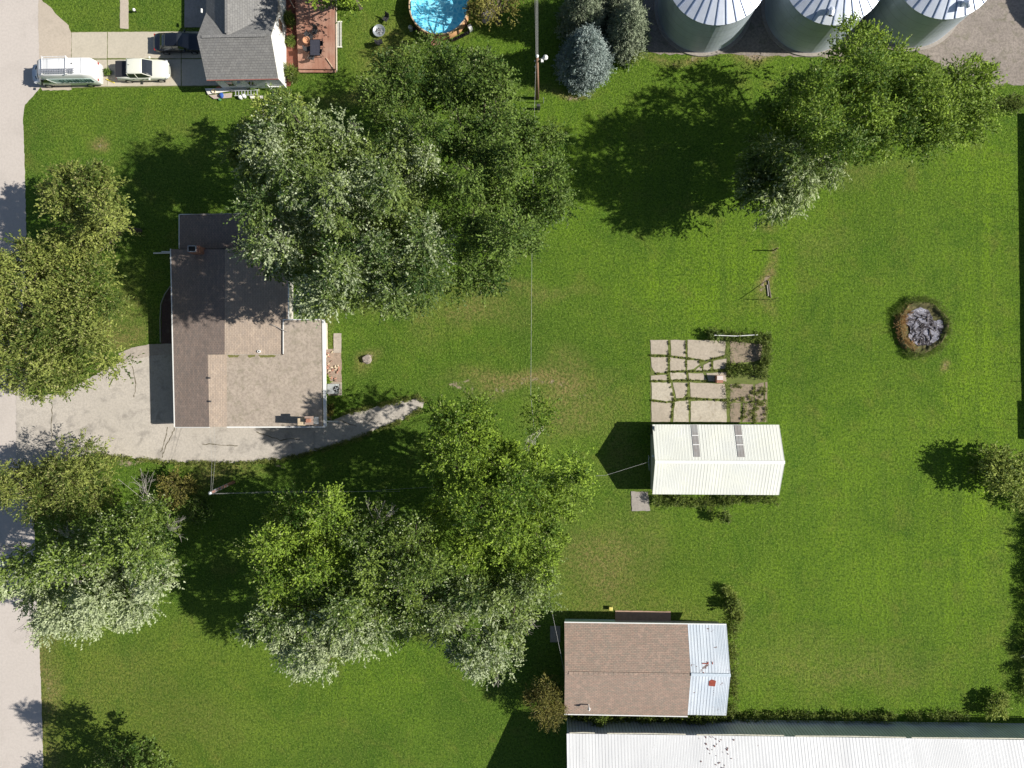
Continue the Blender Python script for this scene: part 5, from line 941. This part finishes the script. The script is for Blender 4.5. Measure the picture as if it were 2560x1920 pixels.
wire('long pale wire from the tall pole down the middle lawn to the garage', [(1340, 145, 8.5), (1335, 320, 8.0), (1330, 600, 7.2), (1327, 985, 6.0), (1374, 1500, 4.2), (1411, 1680, 3.2)], .012)
wire('wire from the service pole across the dark trees to the white shed', [(527, 1234, 6.2), (720, 1228, 5.9), (900, 1229, 5.6), (1515, 1188, 4.0), (1621, 1155, 3.3)], .011)
wire('second wire beside the first between service pole and green tree', [(527, 1235, 6.1), (720, 1231, 5.8), (1000, 1228, 5.5)], .010)
wire('left of two thin wires from the service pole to the house', [(527, 1232, 6.2), (530, 1150, 5.0), (524, 1066, 3.95)], .009)
wire('right of two thin wires from the service pole to the house', [(530, 1232, 6.2), (538, 1150, 5.0), (536, 1066, 3.9)], .009)
# ================================================================== YARD ITEMS
cp_ = P(2301, 818); fr_ = empty('fire_pit', cp_, 'large round earth rimmed fire pit full of black and white ash', 'fire pit')
prof = [(2.62, 0), (2.5, .38), (2.35, .5), (2.2, .40), (2.0, .2), (1.0, .12), (.02, .1)]; vs = []; fs = []; n = 72
for i, (r_, z_) in enumerate(prof):
    for k in range(n):
        a = 2*math.pi*k/n; j = 1+.05*math.sin(3*a+1)+.03*math.sin(7*a)+random.uniform(-.015, .015); vs.append((cp_.x+r_*j*math.cos(a)*.96, cp_.y+r_*j*math.sin(a), max(0, z_+random.uniform(-.05, .05)*(z_ > .05))))
fs = [(i*n+k, i*n+(k+1) % n, (i+1)*n+(k+1) % n, (i+1)*n+k) for i in range(len(prof)-1) for k in range(n)]
BM_ = concrete('berm', (.13, .115, .04), dark=.6, scale=1.0, grain=9, bump=.8, stain=(.10, .13, .03), stains=.6)
MB().add(vs, fs).build('earth_rim', BM_, fr_)
t = NT('ash_bed'); n1 = t.noise(.8, 5, dist=.6); n2 = t.noise(5, 8, rough=.85); cc_ = t.mix(t.ramp(n1, .47, .56), (.018, .016, .02), (.34, .34, .40)); cc_ = t.mix(t.ramp(n2, .44, .54, 0, .8), cc_, (.03, .02, .025)); cc_ = t.mix(t.ramp(n2, .54, .64, 0, .85), cc_, (.75, .75, .80)); t.bump(n2, .8, .03); ASHM = t.fin(cc_, .95)
pts_ = [(2262, 788), (2285, 775), (2300, 768), (2315, 772), (2328, 785), (2332, 800), (2340, 802), (2352, 798), (2360, 812), (2358, 832), (2345, 850), (2325, 862), (2300, 864), (2282, 856), (2272, 842), (2276, 820), (2266, 808)]
MB().prism([P(x, y, .26) for x, y in rag(pts_, 1.5, 5)], .12).build('ash', ASHM, fr_)
lg = MB()
for k in range(40):
    a = random.uniform(0, 6.28); r_ = 1.3*math.sqrt(random.random()); p = Vector((cp_.x+r_*math.cos(a), cp_.y-.2+r_*math.sin(a), .3)); d_ = Vector((random.uniform(-1, 1), random.uniform(-1, 1), .1)).normalized()*random.uniform(.1, .35); lg.tube([p-d_, p+d_], random.uniform(.02, .06), 5)
lg.build('charred_wood', flat('char', (.06, .05, .05), .9, var=.8, scale=3), fr_)
ring_ = [(2301+70*math.cos(a), 818+70*math.sin(a)) for a in np.linspace(-2.6, 2.2, 22)]
weeds('rim_grass', 'green grass fringe round the large fire pit', ring_, .42, L_WEED, 3, 2.0, L=.15, W=.03)
weeds('dry_grass', 'dry orange grass inside the left rim of the fire pit', [(2301+52*math.cos(a), 818+54*math.sin(a)) for a in np.linspace(1.9, 4.1, 10)], .35, leafmat('dry_leaf', (.22, .12, .04), (.45, .27, .11), (.4, .3, .15)), 7, 2, L=.16, W=.035)
c = P(918, 898); sp_ = empty('tree_stump', c, 'grey cut tree stump on a bare patch beside the brown house lawn', 'tree stump')
m = MB().lathe((c.x, c.y, 0), [(.48, 0), (.38, .15), (.35, .42), (.02, .44)], 14); m.v = [(v[0]+random.uniform(-.05, .05), v[1]+random.uniform(-.05, .05), v[2]) for v in m.v]; m.build('stump_wood', flat('grey_wood', (.26, .22, .19), .95, var=.5, scale=6), sp_)
for i, (x_, y_, h_, r_, l_) in enumerate(((1926, 569, 1.35, .02, 'thin garden stake in the row above the patio, uppermost'), (1932, 627, 1.5, .06, 'thick garden stake, second from the top of the row'), (1923, 691, 1.35, .02, 'thin garden stake, third of the row, at the top of the bare strip'), (1927, 750, 2.1, .035, 'tall garden stake at the lower end of the bare strip'))):
    c = P(x_, y_); MB().tube([(c.x, c.y, 0), (c.x, c.y, h_)], r_, 6).thing('garden_stake', WOODD, l_, 'stake', 'garden stakes in a row')
a = P(1922, 700, .1); b = P(1927, 745, 1.9); MB().tube([a, b], .03, 5).thing('brace', WOODD, 'slanting brace leaning on the lowest garden stake', 'brace')
for x0, y0, x1, y1, l_ in ((1921, 702, 1927, 744, 'grey weathered board on the bare strip, right one'), (1918, 712, 1921, 740, 'thin weathered board on the bare strip, left one')):
    MB().tube([P(x0, y0, .07), P(x1, y1, .07)], .06, 4).thing('old_board', BARKG, l_, 'board')
pr = empty('patio_pipe_rail', P(1840, 837), 'white pipe rail on posts among vines above the patio', 'rail'); MB().tube([P(1786, 838, 1.1), P(1840, 840, 1.08), P(1894, 837, 1.1)], .04, 6).build('pipe', WHITE, pr)
for x_ in (1787, 1893): MB().tube([P(x_, 838, 0), P(x_, 838, 1.1)+Vector((0, 0, .0))], .04, 5).build('post', WOODD, pr)
MB().tube([P(1913, 845, 0), P(1913, 845, 0)+Vector((0, 0, .4))], .16, 10, .2).thing('red_pot', flat('red_pot', (.40, .10, .06), .7), 'small red pot in the vines at the patio corner', 'pot')
MB().tube([P(1925, 940, .06), P(1880, 941, .08)], .04, 5).thing('dark_pole', BLACKM, 'thin dark pole lying at the right patio edge', 'pole')
bg_ = empty('brick_grill', P(1795, 948), 'brick grill with white slatted grate standing on the patio', 'grill'); prismz(MB(), 1795, 948, .05, .85, .62, .75).build('brick_base', BRICK, bg_)
c = P(1795, 948, .05); g = MB(); [g.box((c.x, c.y+.30-.085*k, .88), (.58, .05, .03)) for k in range(5)]; g.build('grate', WHITE, bg_)
# boundary fence beyond the right edge
ff = empty('board_fence', P(2604, 700), 'tall dark board fence along the right boundary', 'fence'); fa, fb_ = P(2600, 285), P(2612, 1100)
for k in range(17):
    t0, t1 = k/17, (k+1)/17; a, b = fa.lerp(fb_, t0), fa.lerp(fb_, t1); h_ = 1.65+random.uniform(-.02, .02) if k < 15 else 1.95
    MB().box((((a+b)/2).x, ((a+b)/2).y, h_/2), (.05, (a-b).length-.02, h_), math.atan2((b-a).y, (b-a).x)+math.pi/2).build('board_panel', WOODD, ff)
    MB().tube([(a.x, a.y, 0), (a.x, a.y, h_+.5*random.choice((0, 1, 1.6)))], .025, 5).build('post', WOODD, ff)
